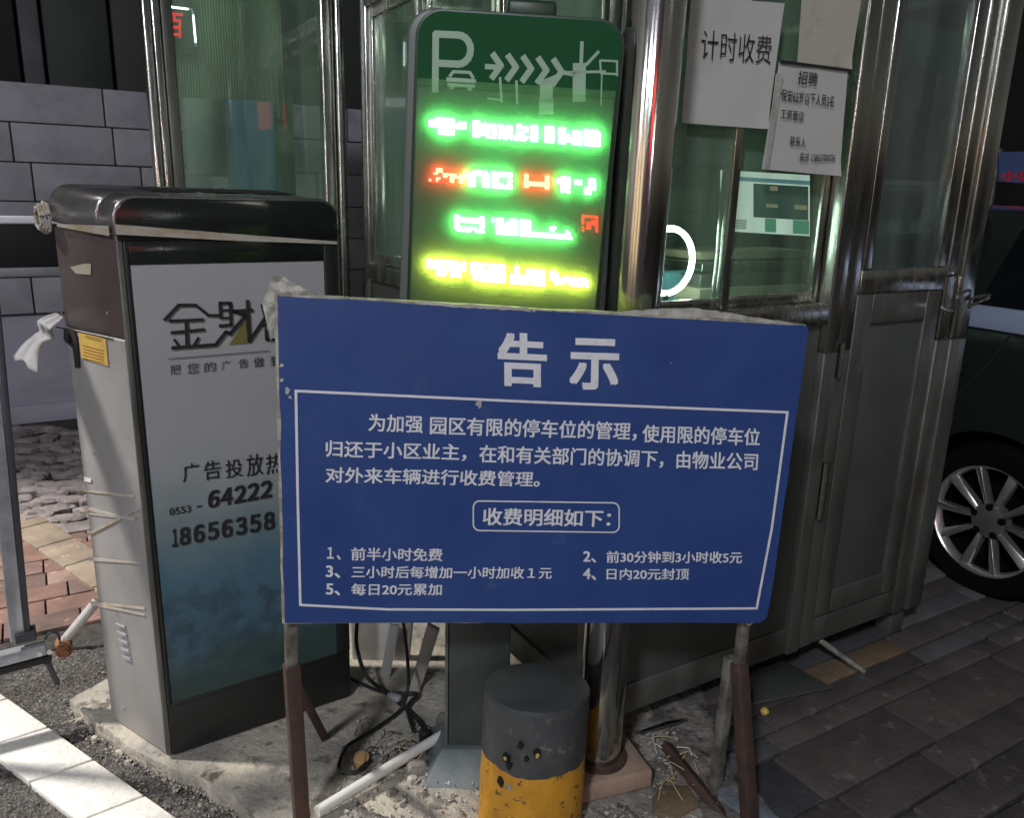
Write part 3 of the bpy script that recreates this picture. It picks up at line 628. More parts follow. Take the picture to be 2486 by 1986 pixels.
# papers taped to the glass
PP = lambda x, y: onpl(x, y, bp(0,0,-.001), n2)
def sheet(corners, mt, nm, label, z=.004, nx=10, ny=12, amp=.002, seed=0):
    TL, TR, BR, BL = [PP(*c) for c in corners]; vs_ = []; mb = MB()
    for j in range(ny+1):
        for i in range(nx+1):
            u_, v_ = i/nx, j/ny; p = (TL*(1-u_)+TR*u_)*(1-v_)+(BL*(1-u_)+BR*u_)*v_
            e = noise.noise(V((u_*3+seed, v_*3, seed)))*amp+amp; curl = .01*max(0, u_*v_-.85)*4
            vs_.append(p-n2*(z+e+curl))
    k = (nx+1)*(ny+1); vs_ += [v+n2*.0012 for v in vs_]; fs = []
    for j in range(ny):
        for i in range(nx):
            q = (j*(nx+1)+i, j*(nx+1)+i+1, (j+1)*(nx+1)+i+1, (j+1)*(nx+1)+i); fs += [q, tuple(x+k for x in reversed(q))]
    mb.add(vs_, fs); t = thing(nm, label, 'paper', BL); o = mb.build('sheet', mt, t); o.data.shade_smooth(); return t
pa = sheet([(1674,-10),(1900,8),(1857,313),(1651,298)], M['paper'], 'paper_notice', 'large white paper reading 计时收费 taped to the booth window')
lettering('计时收费', PP, (1697,72), (1868,88), (1693,144), -n2, M['ink'], pa, bold=-.004, lift=.010)
pc = sheet([(1946,-40),(2090,-20),(2060,168),(1932,152)], M['paper2'], 'paper_notice', 'mottled yellowish paper taped above the handwritten job notice', z=.003, seed=3)
pb = sheet([(1882,150),(2048,172),(2028,427),(1840,410)], M['paper'], 'paper_notice', 'handwritten white job notice headed 招聘 taped beside the steel post', z=.011, seed=5)
for tx, tl, tr, bl in (('招聘',(1924,172),(1971,178),(1920,205)),('保安65岁以下人员2名',(1882,216),(2010,233),(1880,246)),('工资面议',(1881,264),(1938,272),(1879,288)),('联系人',(1904,330),(1942,335),(1902,354)),('陈总 13865700726',(1929,370),(2014,372),(1926,392))):
    lettering(tx, PP, tl, tr, bl, -n2, M['ink'], pb, bold=.004, lift=.020)
mb = MB(); mb.box((PP(1880,150)+PP(2046,171))/2-n2*.018, ((PP(1880,150)-PP(2046,171)).length,.002,.006), ((PP(2046,171)-PP(1880,150)).normalized(), n2, UP)); mb.build('tape_edge', M['ink'], pb)
# clear tape strip on big paper's right side
mb = MB(); c = [PP(1868,180),PP(1886,182),PP(1850,412),PP(1842,410)]; mb.prism([p-n2*.0195 for p in c],[p-n2*.0205 for p in c]); mb.build('tape_strip', M['film'], pb)

# ---------------------------------------------------------------- chrome column + its block
cxp, cyp = .249, 1.80
colm = thing('chrome_column', 'shiny round stainless steel column behind the right side of the lit parking sign', 'column', (cxp,cyp,.09))
mb = MB(); mb.tube([(cxp,cyp,.095),(cxp+.030,cyp,2.6)], [.057,.068], 48); mb.build('shaft', M['chrome'], colm, smooth=True)
mb = MB(); mb.tube([(cxp-.0,cyp,.0915),(cxp,cyp,.10)], .075, 32); mb.build('base_flange', M['rust'], colm, smooth=True)
mb = MB(); X_ = V((.94,.34,0)); Y_ = V((-.34,.94,0)); mb.box((cxp+.0,cyp-.0,.064), (.225,.19,.054), (X_,Y_,UP)); tag(mb.build('paver_block', M['orange'], None, bevel=.008), 'pinkish concrete block under the chrome column', 'block')

# ================================================================ BARRIER CABINET
Nn, Ll, Rt = V((-.892,1.816,0)), V((-1.115,1.968,0)), V((-.462,2.107,0)); Bk = Ll+Rt-Nn
cabn = thing('barrier_cabinet', 'tall grey barrier gate cabinet with an advert panel on its front', 'cabinet', (Nn+Bk)/2+UP*.04)
fd = (Rt-Nn).normalized(); fn_ = V((fd.y,-fd.x,0)); sd = (Ll-Nn).normalized(); sn = V((sd.y,-sd.x,0)) if V((sd.y,-sd.x,0)).dot(fd) < 0 else V((-sd.y,sd.x,0))
FW = (Rt-Nn).length; SW = (Ll-Nn).length
def cz(p, z): return V((p.x,p.y,z))
ctop = {id(Nn):1.478}
def ring(z): return [cz(Nn,z), cz(Rt,z), cz(Bk,z), cz(Ll,z)]
mb = MB(); mb.prism(ring(.042), ring(1.16)); mb.build('body', M['cabsteel'], cabn, bevel=.008)
mb = MB(); mb.prism(ring(1.1605), ring(1.405)); mb.build('upper_body', M['cabbrown'], cabn, bevel=.006)  # upper section browner and darker than the body below
# hood with rounded ends in the front plane
def FP(u, z, o=0): return cz(Nn, 0)+fd*u+UP*z+fn_*o
def roundrect(u0, u1, z0, z1, r, top_only=True, n=8):
    pts = [(u0, z0), (u1, z0)]
    for k in range(n+1):
        a = math.pi/2*k/n; pts.append((u1-r+r*math.cos(a), z1-r+r*math.sin(a)))
    for k in range(n+1):
        a = math.pi/2+math.pi/2*k/n; pts.append((u0+r+r*math.cos(a), z1-r+r*math.sin(a)))
    return pts
prof = roundrect(-.004, FW+.004, 1.396, 1.484, .05)
dv = (Ll-Nn)
mb = MB(); lo = [FP(u,z,.0) for u,z in prof]; hi = [p+dv for p in lo]
mb.prism([p-dv*.012 for p in lo], [p+dv*.22+UP*.0045 for p in lo]); mb.build('hood', M['cabtop'], cabn, bevel=.004)
mb = MB(); mb.prism([p+dv*.245+UP*.005 for p in lo], [p+dv*1.01+UP*.021 for p in lo]); mb.build('hood', M['cabtop'], cabn, bevel=.004)
mb = MB(); pr2 = roundrect(.002, FW-.002, 1.385, 1.478, .047); mb.prism([FP(u,z,.004) for u,z in pr2],[FP(u,z,.011) for u,z in pr2]); mb.build('hood_front_plate', M['blackgloss'], cabn, bevel=.002)
for k in range(3):
    c0 = FP(.14+k*.12,1.4855,0)+dv*.35+UP*.0073; mb = MB(); q4 = [c0, c0+fd*.10, c0+fd*.10+dv*.35+UP*.0073, c0+dv*.35+UP*.0073]
    mb.prism(q4, [p+UP*.002 for p in q4]); mb.build('top_slot', M['hole'], cabn)
# front door frame: black, with poster
def fbox(u0,u1,z0,z1,o0,o1,nm,mt,bev=.002,parent=None):
    mb = MB(); c = [FP(u0,z0,o0),FP(u1,z0,o0),FP(u1,z1,o0),FP(u0,z1,o0)]; mb.prism(c,[p+fn_*(o1-o0) for p in c]); return mb.build(nm,mt,parent or cabn,bevel=bev)
fpx = lambda x, y: onpl(x, y, Nn+fn_*.012, fn_)
def uv(x, y): q = fpx(x,y); return (q-Nn).dot(fd), q.z
u0 = uv(316,644)[0]; u1 = uv(786,632)[0]; zt_ = uv(316,644)[1]; zb_ = uv(425,1715)[1]
u0b = uv(425,1715)[0]
frame = fbox(.012, u0-.001, .20, 1.383, .001, .013, 'advert_frame', M['blackframe'])
fbox(u1+.001, FW-.003, .20, 1.383, .001, .013, 'advert_frame', M['blackframe'])
fbox(u0-.0005, u1+.0005, zt_+.001, 1.383, .001, .013, 'advert_frame', M['blackgloss'])
fbox(u0-.0005, u1+.0005, .20, zb_-.001, .001, .013, 'advert_frame', M['blackframe'])
fbox(.012, FW-.003, .045, .197, .001, .009, 'kick_panel', M['blackframe'])
post_ = fbox(u0, u1, zb_, zt_, .001, .010, 'advert_poster', M['poster'], 0)
fbox(-.002, .0115, .05, 1.383, -.002, .009, 'corner_trim', M['darksteelframe'])
F = fpx
for tx, tl, tr, bl, bo in (('把',(412,886),(438,884),(412,910),0),('您',(454,882),(483,880),(454,908),0),('的',(495,880),(523,877),(496,904),0),('广',(537,876),(559,874),(538,901),0),('告',(579,872),(602,869),(580,895),0),('做',(615,867),(641,865),(616,893),0),('到',(655,865),(682,862),(656,890),0),
                       ('广',(442,1127),(483,1121),(444,1172),.002),('告',(494,1121),(535,1115),(496,1167),.002),('投',(546,1118),(587,1112),(548,1162),.002),('放',(597,1105),(637,1099),(599,1158),.002),('热',(644,1104),(685,1098),(646,1152),.002),
                       ('0553',(411,1235),(462,1226),(412,1252),.006),('-',(478,1229),(489,1227),(478,1232),.01),('64222',(505,1194),(664,1165),(508,1234),.006),('18656358',(415,1287),(672,1241),(420,1328),.006)):
    lettering(tx, F, tl, tr, bl, fn_, M['ink'], cabn, bold=bo, lift=.0015) if not tx.isdigit() or len(tx) < 5 else cells(tx, F, tl, tr, bl, fn_, M['ink'], cabn, bold=.03, lift=.0015, shear=4)
# logo strokes: stylised characters over a rising line
gold = mat('olive_logo', (.16,.15,.035), .6)
def zs(x, y): return (x/2.391, 640+y/2.391)
def stroke(pts, w, mt=M['ink'], lift=.0018):
    mb = MB()
    for p, q in zip(pts[:-1], pts[1:]):
        a, b = F(*zs(*p))+fn_*lift, F(*zs(*q))+fn_*lift; d_ = (b-a).normalized(); a -= d_*w*.3; b += d_*w*.3
        x = d_.cross(fn_).normalized()*w/2; mb.prism([a-x,a+x,b+x,b-x],[v+fn_*.0008 for v in (a-x,a+x,b+x,b-x)])
    return mb
logo = [([(955,325),(1035,240),(1135,240),(1210,300),(1280,300),(1275,228),(1335,228),(1340,355),(1275,360)],.0075),
        ([(985,332),(1175,325)],.0075),([(1080,330),(1085,480)],.0085),([(995,400),(1180,382)],.0075),([(1010,440),(1035,475)],.006),([(1150,430),(1125,470)],.006),
        ([(1000,488),(1250,470),(1310,395),(1335,405),(1425,300),(1350,275),(1460,268)],.0085),([(1435,215),(1445,450),(1540,310),(1520,240)],.0085),([(1275,270),(1335,268)],.005),([(1277,315),(1337,312)],.005),
        ([(1560,230),(1600,280)],.007),([(1520,360),(1600,330)],.007),([(1540,380),(1545,440),(1600,440)],.007)]
mbL = MB()
for k, (pp, w) in enumerate(logo):
    s_ = stroke(pp, w, lift=.0018+k*.0001); mbL.add(s_.v, s_.f)
mbL.build('logo', M['ink'], cabn)
mb = MB(); tri = [F(*zs(1330,468)),F(*zs(1438,460)),F(*zs(1425,330))]; mb.prism([p+fn_*.001 for p in tri],[p+fn_*.0016 for p in tri]); mb.build('logo_triangle', gold, cabn)
stroke([(975,552),(1560,505)], .0016).build('logo_line', M['ink'], cabn)
# side details on the left flank
S = lambda x, y: onpl(x, y, Nn+sn*.001, sn)
def sprism(pts, th, nm, mt, bev=0, parent=None, o=.0005):
    c = [S(*p)+sn*o for p in pts]; mb = MB(); mb.prism(c, [p+sn*th for p in c]); return mb.build(nm, mt, parent or cabn, bevel=bev)
sprism([(191,804),(258,823),(264,889),(199,869)], .0012, 'sticker', M['sticker'])
for k in range(5): sprism([(204,838+k*7.5),(254,851+k*7.5),(254,853+k*7.5),(204,840+k*7.5)], .0018, 'print_line', M['stickerink'])
sprism([(208,812),(246,822),(247,830),(209,820)], .0018, 'print_line', mat('sticker_blocks', (.35,.22,.04), .6))
sprism([(157,795),(182,800),(190,820),(196,890),(186,893),(180,845),(170,835),(160,822)], .004, 'lock_plate', M['hole'], .001)
mb = MB(); q = S(172,820); mb.tube([q+sn*.003,q+sn*.012], .012, 14); mb.build('key_hole', M['blackframe'], cabn)
sprism([(172,648),(205,640),(222,640),(222,667),(186,664)], .0012, 'glint_patch', mat('painted_glint', (.62,.55,.42), .3, .4))  # specular glint put in as a pale patch
for k in range(5):
    x0, y0 = 283+k*3.4, 1512+k*19.5
    sprism([(x0,y0),(x0+20,y0+7),(x0+24,y0+16),(x0+4,y0+8)], .004, 'vent_louvre', M['fence'], .001)
for y in (1187, 1242, 1460):
    sprism([(190+(y-1187)*.11,y),(325+(y-1187)*.1,y+14),(325+(y-1187)*.1,y+21),(190+(y-1187)*.11,y+5)], .0008, 'tape_strip', M['tape'])
sprism([(205,1158),(222,1163),(222,1172),(205,1168)], .001, 'sticker_scrap', M['pvc'])
for (x, y) in ((150,760),(262,760),(215,1560),(262,1700),(300,1720),(228,1100)):
    q = S(x, y); mb = MB(); mb.tube([q, q+sn*.0025], .0035, 10); mb.build('screw', M['fence'], cabn)
sprism([(137,792),(275,822),(276,825),(137,795)], .0014, 'seam', M['hole'])
for (x0, y0, x1, y1) in ((210,1230,330,1262),(214,1352,344,1366),(222,1460,352,1492),(200,1300,338,1235)):
    sprism([(x0,y0),(x1,y1),(x1,y1+3),(x0,y0+9)], .0011+.0001*(y0 % 7), 'tape_strip', M['tape'])
# tape band round the hood
def band(mb, pts, w, nrm, o):
    for p, q in zip(pts[:-1], pts[1:]):
        c = [p[0]-UP*w[0]/2, q[0]-UP*w[1]/2, q[0]+UP*w[1]/2, p[0]+UP*w[0]/2]
        mb.prism([v+nrm*o for v in c], [v+nrm*(o+.0015) for v in c])
mb = MB(); pS0, pS1 = S(150,546), S(276,560); band(mb, [(pS0,),(pS1,)], (.006,.022), sn, .010)
pF0, pF1, pF2 = fpx(279,556)+fn_*.002, fpx(560,575)+fn_*.002, fpx(816,589)+fn_*.002
band(mb, [(pF0,),(pF1,)], (.022,.016), fn_, .003); band(mb, [(pF1,),(pF2,)], (.016,.007), fn_, .003); mb.build('tape_band', M['tape'], cabn)
# coil of tape at the corner
q = S(122,528)+sn*.02; mb = MB()
for k in range(4):
    pts = [q+sn*(.006*k-.01)+(sd*math.cos(2*math.pi*i/20+k)*.62+UP*math.sin(2*math.pi*i/20+k)*1.15)*(.030-.003*k+.003*math.sin(i*2.1+k)) for i in range(21)]
    mb.tube(pts, .0045, 6, cap=False)
tag(mb.build('tape_coil', M['tape'], None, smooth=True), 'knotted coil of pale tape hanging on the corner of the barrier cabinet', 'tape')
# ribbon
base = S(133,772)+sn*.0
def clothstrip():
    mb = MB(); path_ = catmull([S(150,764)+sn*.004, S(130,786)+sn*.02, aty(112,812,1.93), aty(94,822,1.92), aty(74,846,1.90), aty(62,882,1.89)], 5)
    n = len(path_); vs_ = []
    for i, p in enumerate(path_):
        t = i/(n-1); w = .010+.006*math.sin(t*7)+.018*t**1.2; 
        for k in range(7):
            s = (k/6-.5)*2; fr = (random.uniform(-.004,.010) if i == n-1 else 0)
            vs_.append(p+V((.78,.1,-.60)).normalized()*s*w+V((0,-1,0))*.005*math.cos(k*2.2+t*4)+V((-.5,0,-.8))*fr)
    fs = [(i*7+k,i*7+k+1,(i+1)*7+k+1,(i+1)*7+k) for i in range(n-1) for k in range(6)]
    mb.add(vs_, fs); o = mb.build('ribbon', M['cloth'], None); o.data.shade_smooth()
    md = o.modifiers.new('thick','SOLIDIFY'); md.thickness = .0015
    return tag(o, 'frayed white cloth strip fluttering from the left side of the barrier cabinet', 'ribbon')
clothstrip()

# barrier arm + hanging fence (in plane through the cabinet's back)
Ba = V((-1.05,2.15,0)); AP = lambda x, y: onpl(x, y, Ba, n2)
arm = thing('boom_gate', 'black and white barrier arm reaching left from the cabinet at shoulder height', 'barrier', V((-1.15,2.09,1.3)))
def abox(t0,t1,z0,z1,s0,s1,nm,mt,par): mb = MB(); mb.box(Ba+d2*((t0+t1)/2)+n2*((s0+s1)/2)+UP*((z0+z1)/2),(t1-t0,s1-s0,z1-z0),(d2,n2,UP)); return mb.build(nm,mt,par,bevel=.004)
abox(-2.6,-.06,1.30,1.405,-.02,.02,'beam',M['armblack'],arm)
abox(-2.6,-.06,1.4055,1.424,-.024,.024,'top_strip',M['armwhite'],arm)
abox(-2.6,-.06,1.278,1.2995,-.022,.022,'bottom_strip',M['fence'],arm)
fen = thing('hanging_fence', 'grey aluminium folding fence hanging under the barrier arm at the left edge', 'fence', V((-1.3,2.0,.22)))
bt, bb = AP(4,1030), AP(44,1552)
mb = MB(); mb.bar(V((bt.x-.0,bt.y,1.27)), bb, .036, .03, up=n2); mb.build('upright', M['fence'], fen, bevel=.004)
q = (bt+bb)/2
mb = MB(); mb.bar(V((bt.x+.026,bt.y+.012,1.27)), bb+d2*.024, .014, .03, up=n2); mb.build('upright_edge', M['fencedark'], fen, bevel=.002)
ra, rb2 = AP(-700,1780), AP(112,1572)
mb = MB(); mb.bar(ra, rb2, .034, .034); mb.build('bottom_rail', M['fence'], fen, bevel=.003)
mb = MB(); mb.bar(ra-UP*.032, rb2-UP*.032+d2*.01, .03, .020); mb.build('rubber_strip', M['armblack'], fen, bevel=.003)
for k in range(4):
    for off in (-.35-.3*k,):
        mb = MB(); p1 = V((bb.x,bb.y,0))+d2*off; mb.bar(V((p1.x,p1.y,1.27)), V((p1.x+.03,p1.y+.02,.245)), .036,.03, up=n2); mb.build('upright', M['fence'], fen, bevel=.004)
lk = AP(155,1568)
mb = MB(); mb.tube([lk-d2*.01+n2*.0, AP(238,1462)+n2*.01], [.014,.014], 14); mb.build('link_tube', M['dirtywhite'], fen, smooth=True)
mb = MB(); mb.tube([lk-n2*.03, lk+n2*.02], .022, 16); mb.tube([lk-n2*.036, lk-n2*.03], .017, 6); mb.tube([lk-n2*.050, lk-n2*.036], .011, 12); mb.build('bolt', M['rustbolt'], fen, smooth=True)
for (x, y) in ((96,1580),(120,1575)):
    q = AP(x,y)-n2*.018; mb = MB(); mb.tube([q, q-n2*.006], .007, 10); mb.build('rivet', M['pvc'], fen, smooth=True)
mb = MB(); mb.bar(AP(112,1600), AP(140,1662), .014, .014); mb.build('hook', M['fencedark'], fen, bevel=.002)
mb = MB(); mb.box(AP(62,1540), (.05,.045,.03), (d2,n2,UP)); mb.build('bracket', M['fencedark'], fen, bevel=.003)
mb = MB(); mb.tube(catmull([AP(108,1545)-n2*.02, AP(120,1528)-n2*.02, AP(140,1532)-n2*.02, AP(146,1560)-n2*.02]), .004, 6); mb.build('clip', M['fencedark'], fen)

# ================================================================ LED PARKING SIGN
SY = 1.74; yaw = R(-2.0); sr = R(2.4)
sx = V((math.cos(yaw), math.sin(yaw), 0)); sN = V((math.sin(yaw), -math.cos(yaw), 0)).normalized()
sx = (sx*math.cos(sr) - UP*math.sin(sr)); sz = sN.cross(sx)*-1
if sz.z < 0: sz = -sz
Sc = aty(1243, 400, SY)
SP = lambda x, y, o=0: onpl(x, y, Sc, sN)+sN*o
def suv(x, y): q = SP(x,y)-Sc; return q.dot(sx), q.dot(sz)
sgn = thing('led_parking_sign', 'lit green LED parking display on a dark post behind the blue board', 'sign', (-.065,1.84,.02))
def spoly(uvs, o0, o1, nm, mt, bev=.002, par=None):
    mb = MB(); mb.prism([Sc+sx*a+sz*b+sN*o0 for a,b in uvs],[Sc+sx*a+sz*b+sN*o1 for a,b in uvs]); return mb.build(nm, mt, par or sgn, bevel=bev)
uL, _ = suv(998,400); uR, _ = suv(1488,400); _, zT = suv(1240,26); 
zBt = (1.12-Sc.z)
def rr_(u0,u1,z0,z1,r,n=10):
    pts = [(u0,z0),(u1,z0)]
    for k in range(n+1): a = math.pi/2*k/n; pts.append((u1-r+r*math.cos(a), z1-r+r*math.sin(a)))
    for k in range(n+1): a = math.pi/2+math.pi/2*k/n; pts.append((u0+r+r*math.cos(a), z1-r+r*math.sin(a)))
    return pts
spoly(rr_(uL-.018,uR+.002,zBt,zT,.055), -.10, -.008, 'housing', M['signside'], .006)
spoly(rr_(uL,uR,zBt,zT-.002,.055), -.0075, .0, 'front_plate', M['signcase'], .002)
uu0, vv0 = suv(1010,232); uu1, vv1 = suv(1470,748)
hd = suv(1240,222)[1]
spoly(rr_(uL+.006,uR-.006,hd,zT-.008,.05), .0005, .003, 'header_glare', M['signhead'], 0)
spoly([(uL+.012,zBt+.01),(uR-.012,zBt+.01),(uR-.012,hd-.004),(uL+.012,hd-.004)], .0005, .003, 'display_panel', M['signface'], 0)
spoly([(uL+.010,zBt+.01),(uR-.010,zBt+.01),(uR-.010,hd+.012),(uL+.010,hd+.012)], .0175, .0185, 'display_halo_cover', M['cover'], 0)  # sheet added in front of the LEDs to spread halos
# LED dots
def z4(X, Y): return (1000+X/3.744, 260+Y/3.744)
def leds(rects, x0, y0, slope, mt, nm='led_text', pitch=21, seed=1):
    rnd = random.Random(seed); mb = MB(); seen = set()
    for (a, b, c, d) in rects:
        x = math.ceil(a/pitch)*pitch
        while x <= b+1:
            y = math.ceil(c/pitch)*pitch
            while y <= d+1:
                if (x, y) not in seen and rnd.random() > .06:
                    seen.add((x, y)); q = SP(*z4(x, y0+slope*(x-x0)+y)); h = .0024
                    A_, B_, C_, D_ = q-sx*h-sz*h, q+sx*h-sz*h, q+sx*h+sz*h, q-sx*h+sz*h
                    mb.prism([v+sN*.003 for v in (A_,B_,C_,D_)], [v+sN*.0055 for v in (A_,B_,C_,D_)])
                y += pitch
            x += pitch
    return stuff(mb.build(nm, mt, sgn))
leds([(150,240,20,75),(230,390,0,80),(260,350,-15,130),(240,380,85,135),(390,500,25,75),(430,490,5,75),(555,610,0,130),(600,680,20,105),(690,770,5,130),(790,920,5,130),(960,1040,0,20),(1010,1050,20,60),(965,1010,55,85),(940,1060,95,125),(1080,1145,0,130),(1210,1290,0,140),(1340,1400,0,130),(1400,1480,55,105),(1450,1540,20,130),(1555,1700,0,135)], 150, 100, .078, M['ledgreen'])
leds([(230,290,0,20),(190,250,25,60),(150,190,85,105),(225,265,65,105),(280,510,40,62),(340,390,42,105),(430,470,80,105),(465,490,0,25)], 150, 555, .07, M['ledred'])
leds([(520,570,10,130),(560,690,-10,30),(650,700,20,130),(730,785,0,130),(870,915,0,130),(730,915,-15,20),(730,915,105,140),(1310,1395,20,60),(1365,1440,-10,130),(1480,1550,10,50),(1610,1665,0,90),(1570,1630,80,130)], 150, 555, .07, M['ledgreen'], seed=3)
leds([(1010,1055,0,110),(1205,1255,0,110),(1050,1210,62,84)], 150, 555, .07, M['ledred'], seed=4)
leds([(380,430,0,140),(610,655,0,140),(430,610,20,60),(430,610,100,140),(730,820,0,40),(760,860,30,140),(880,960,0,140),(970,1080,0,140),(1080,1450,85,125),(1250,1310,40,80),(1390,1440,60,110)], 380, 985, .075, M['ledgreen'], seed=5)
leds([(1550,1570,-90,55),(1665,1685,-90,55),(1550,1685,-90,-80),(1550,1685,45,60),(1590,1625,-40,20),(1620,1660,-60,-20)], 380, 985, .075, M['leddimred'], seed=6)
leds([(140,500,0,80),(230,320,60,140),(345,440,60,140),(530,850,0,90),(560,850,60,155),(900,1215,65,150),(930,985,0,65),(1040,1205,5,65),(1250,1330,10,90),(1300,1375,80,140),(1370,1610,55,110),(1440,1600,95,130)], 140, 1385, .078, M['ledyellow'], seed=7)
# header marks: P, car, barrier
def z2(X, Y): return (800+X/2.391, Y/2.391)
def hstroke(pts, w, nm='pictogram', lift=.004):
    mb = MB()
    for k, (p, q) in enumerate(zip(pts[:-1], pts[1:])):
        a, b = SP(*z2(*p)), SP(*z2(*q)); d_ = (b-a).normalized(); x = d_.cross(sN).normalized()*w/2; a = a-d_*w*.25; b = b+d_*w*.25
        c = [a-x,a+x,b+x,b-x]; l = lift+.00005*k; mb.prism([v+sN*.003 for v in c],[v+sN*l for v in c])
    return mb.build(nm, M['signprint'], sgn)
hstroke([(615,525),(618,197),(745,203)]+[(745+75*math.sin(a)*1.0, 288-85*math.cos(a)) for a in [k*math.pi/10 for k in range(11)]]+[(745,372),(622,366)], .0135, 'letter_p')
hstroke([(700,440),(720,415),(815,420),(835,450)], .006); hstroke([(685,460),(845,470)], .008); hstroke([(690,490),(840,500)], .006); hstroke([(700,508),(720,508)], .006); hstroke([(805,515),(825,515)], .006)
for k in range(5):
    x = 950+k*88; hstroke([(x,315+k*8),(x+45,380+k*9),(x-5,450+k*9)], .012)
hstroke([(910,385),(975,390)], .010); hstroke([(1330,420),(1600,415)], .005); hstroke([(1335,415),(1420,432)], .008)
hstroke([(1450,385),(1448,570)], .026); hstroke([(1465,245),(1460,370)], .007); hstroke([(1560,300),(1490,375)], .006)
hstroke([(1570,350),(1668,355),(1668,430),(1575,425),(1570,350)], .004); hstroke([(1580,425),(1575,610)], .003); hstroke([(1670,430),(1668,440)], .003)
hstroke([(990,450),(1000,590)], .005); hstroke([(920,570),(1000,580)], .004); hstroke([(1085,470),(1090,600)], .005); hstroke([(1260,480),(1258,575)], .026); hstroke([(1258,595),(1258,640)], .030)
hstroke([(1225,480),(1330,440)], .008)
# cap on top
mb = MB(); mb.box(SP(1290,14)-sN*.05-UP*.0, (.10,.06,.035), (sx,-sN,sz)); mb.build('top_cap', M['signcase'], sgn, bevel=.008)
# post and base
pX0, pX1 = -.145, .012
mb = MB(); mb.box(((pX0+pX1)/2, 1.86, .60), (pX1-pX0, .09, 1.12)); mb.build('post', M['postgrey'], sgn, bevel=.004)
mb = MB(); mb.box((pX0-.0052, 1.86, .60), (.008,.092,1.12)); mb.build('post_edge', M['postbase'], sgn, bevel=.001)
mb = MB(); c = [V((-.215,1.965,.036)),V((-.20,1.725,.036)),V((.06,1.725,.036)),V((.06,1.965,.036))]
mb.prism(c, [V((-.160,1.915,.10)),V((-.160,1.80,.10)),V((.03,1.80,.10)),V((.03,1.915,.10))]); mb.build('base', M['postbase'], sgn, bevel=.003)

# ================================================================ BOLLARD
bx, by = .068, 1.63; bol = thing('bollard', 'short dark grey and yellow concrete bollard with chipped paint below the board', 'bollard', (bx,by,.03))
lean = V((.01, .05, 0))
def br(z, r): return V((bx,by,z))+lean*(z/.39), r
def bring(zs_, rs, nm, mt, cap=False, n=56):
    mb = MB(); rings = []
    for z, r in zip(zs_, rs):
        rings.append([V((bx+lean.x*z/.39+(r+.0016*noise.noise(V((math.cos(a)*3,math.sin(a)*3,z*18))))*math.cos(a), by+lean.y*z/.39+r*math.sin(a), z-max(0,(z-.29)/.08)*.12*r*math.sin(a)+(.012*noise.noise(V((math.cos(a)*2.2,math.sin(a)*2.2,3)))+.007*noise.noise(V((math.cos(a)*9,math.sin(a)*9,5))) if nm == 'grey_band' and z < .237 else 0))) for a in [2*math.pi*k/n for k in range(n)]])
    vs_ = [v for g in rings for v in g]; fs = [(i*n+k,i*n+(k+1)%n,(i+1)*n+(k+1)%n,(i+1)*n+k) for i in range(len(rings)-1) for k in range(n)]
    if cap: fs.append(tuple(range((len(rings)-1)*n, len(rings)*n)))
    mb.add(vs_, fs); o = mb.build(nm, mt, bol, smooth=True); return o
bring([.02,.05,.10,.15,.20,.250],[.1255]*6, 'yellow_band', M['yellow'])
zz = [.231,.236,.26,.29,.32,.345,.366]; bring(zz, [.1262]*7, 'grey_band', M['bollardgrey'])
topd = bring([.366,.374,.376],[.1262,.1245,.120], 'cap', mat('bollard_cap', (.060,.066,.068), .6, col2=(.045,.05,.052), scale=5, bump=.1), True)
def on_bol(x, y, r=.1262):
    d_ = ray(x, y); ox, oy = CAM.x-bx, CAM.y-(by+.03); a = d_.x**2+d_.y**2; b = 2*(d_.x*ox+d_.y*oy); c = ox*ox+oy*oy-r*r
    disc = b*b-4*a*c
    return CAM+d_*((-b-math.sqrt(max(disc,0)))/(2*a))
for (x, y, s, mt) in ((1227,1843,.013,'hole'),(1303,1832,.012,'hole'),(1262,1812,.009,'hole'),(1235,1862,.009,'hole'),(1278,1845,.007,'hole'),(1215,1900,.013,'hole'),(1236,1912,.010,'concrete'),(1228,1841,.006,'leafyellow'),(1304,1834,.006,'leafyellow'),(1180,1870,.006,'yellow')):
    q = on_bol(x, y); nr = (q-V((bx,by,q.z))); nr.z = 0; nr.normalize(); tx = V((-nr.y,nr.x,0)); k = 9; l = .0035 if mt != 'hole' and s < .008 else .002
    pts = [q+(tx*math.cos(2*math.pi*i/k)*.8+UP*math.sin(2*math.pi*i/k))*s*random.uniform(.65,1.15) for i in range(k)]
    mb = MB(); mb.prism([p-nr*.006 for p in pts],[p+nr*l for p in pts]); mb.build('paint_chip', M[mt], bol)

# ================================================================ NOTICE BOARD
Bc = V((.0668,1.6,.934)); by_, bx_, bz_ = R(6.42), R(.39), R(2.22)
Mb = Matrix.Rotation(by_,3,'Z') @ Matrix.Rotation(bx_,3,'X') @ Matrix.Rotation(bz_,3,'Y')
bX, bY, bZ = Mb@V((1,0,0)), Mb@V((0,1,0)), Mb@V((0,0,1)); bN = -bY
BP = lambda x, y: onpl(x, y, Bc, bN)
def z5(X, Y): return (640+X/1.658, 680+Y/1.658)
BZ = lambda X, Y: BP(*z5(X, Y))
board = thing('notice_board', 'blue parking fee notice board with white Chinese text on rusty legs', 'sign', (.07,1.62,0))
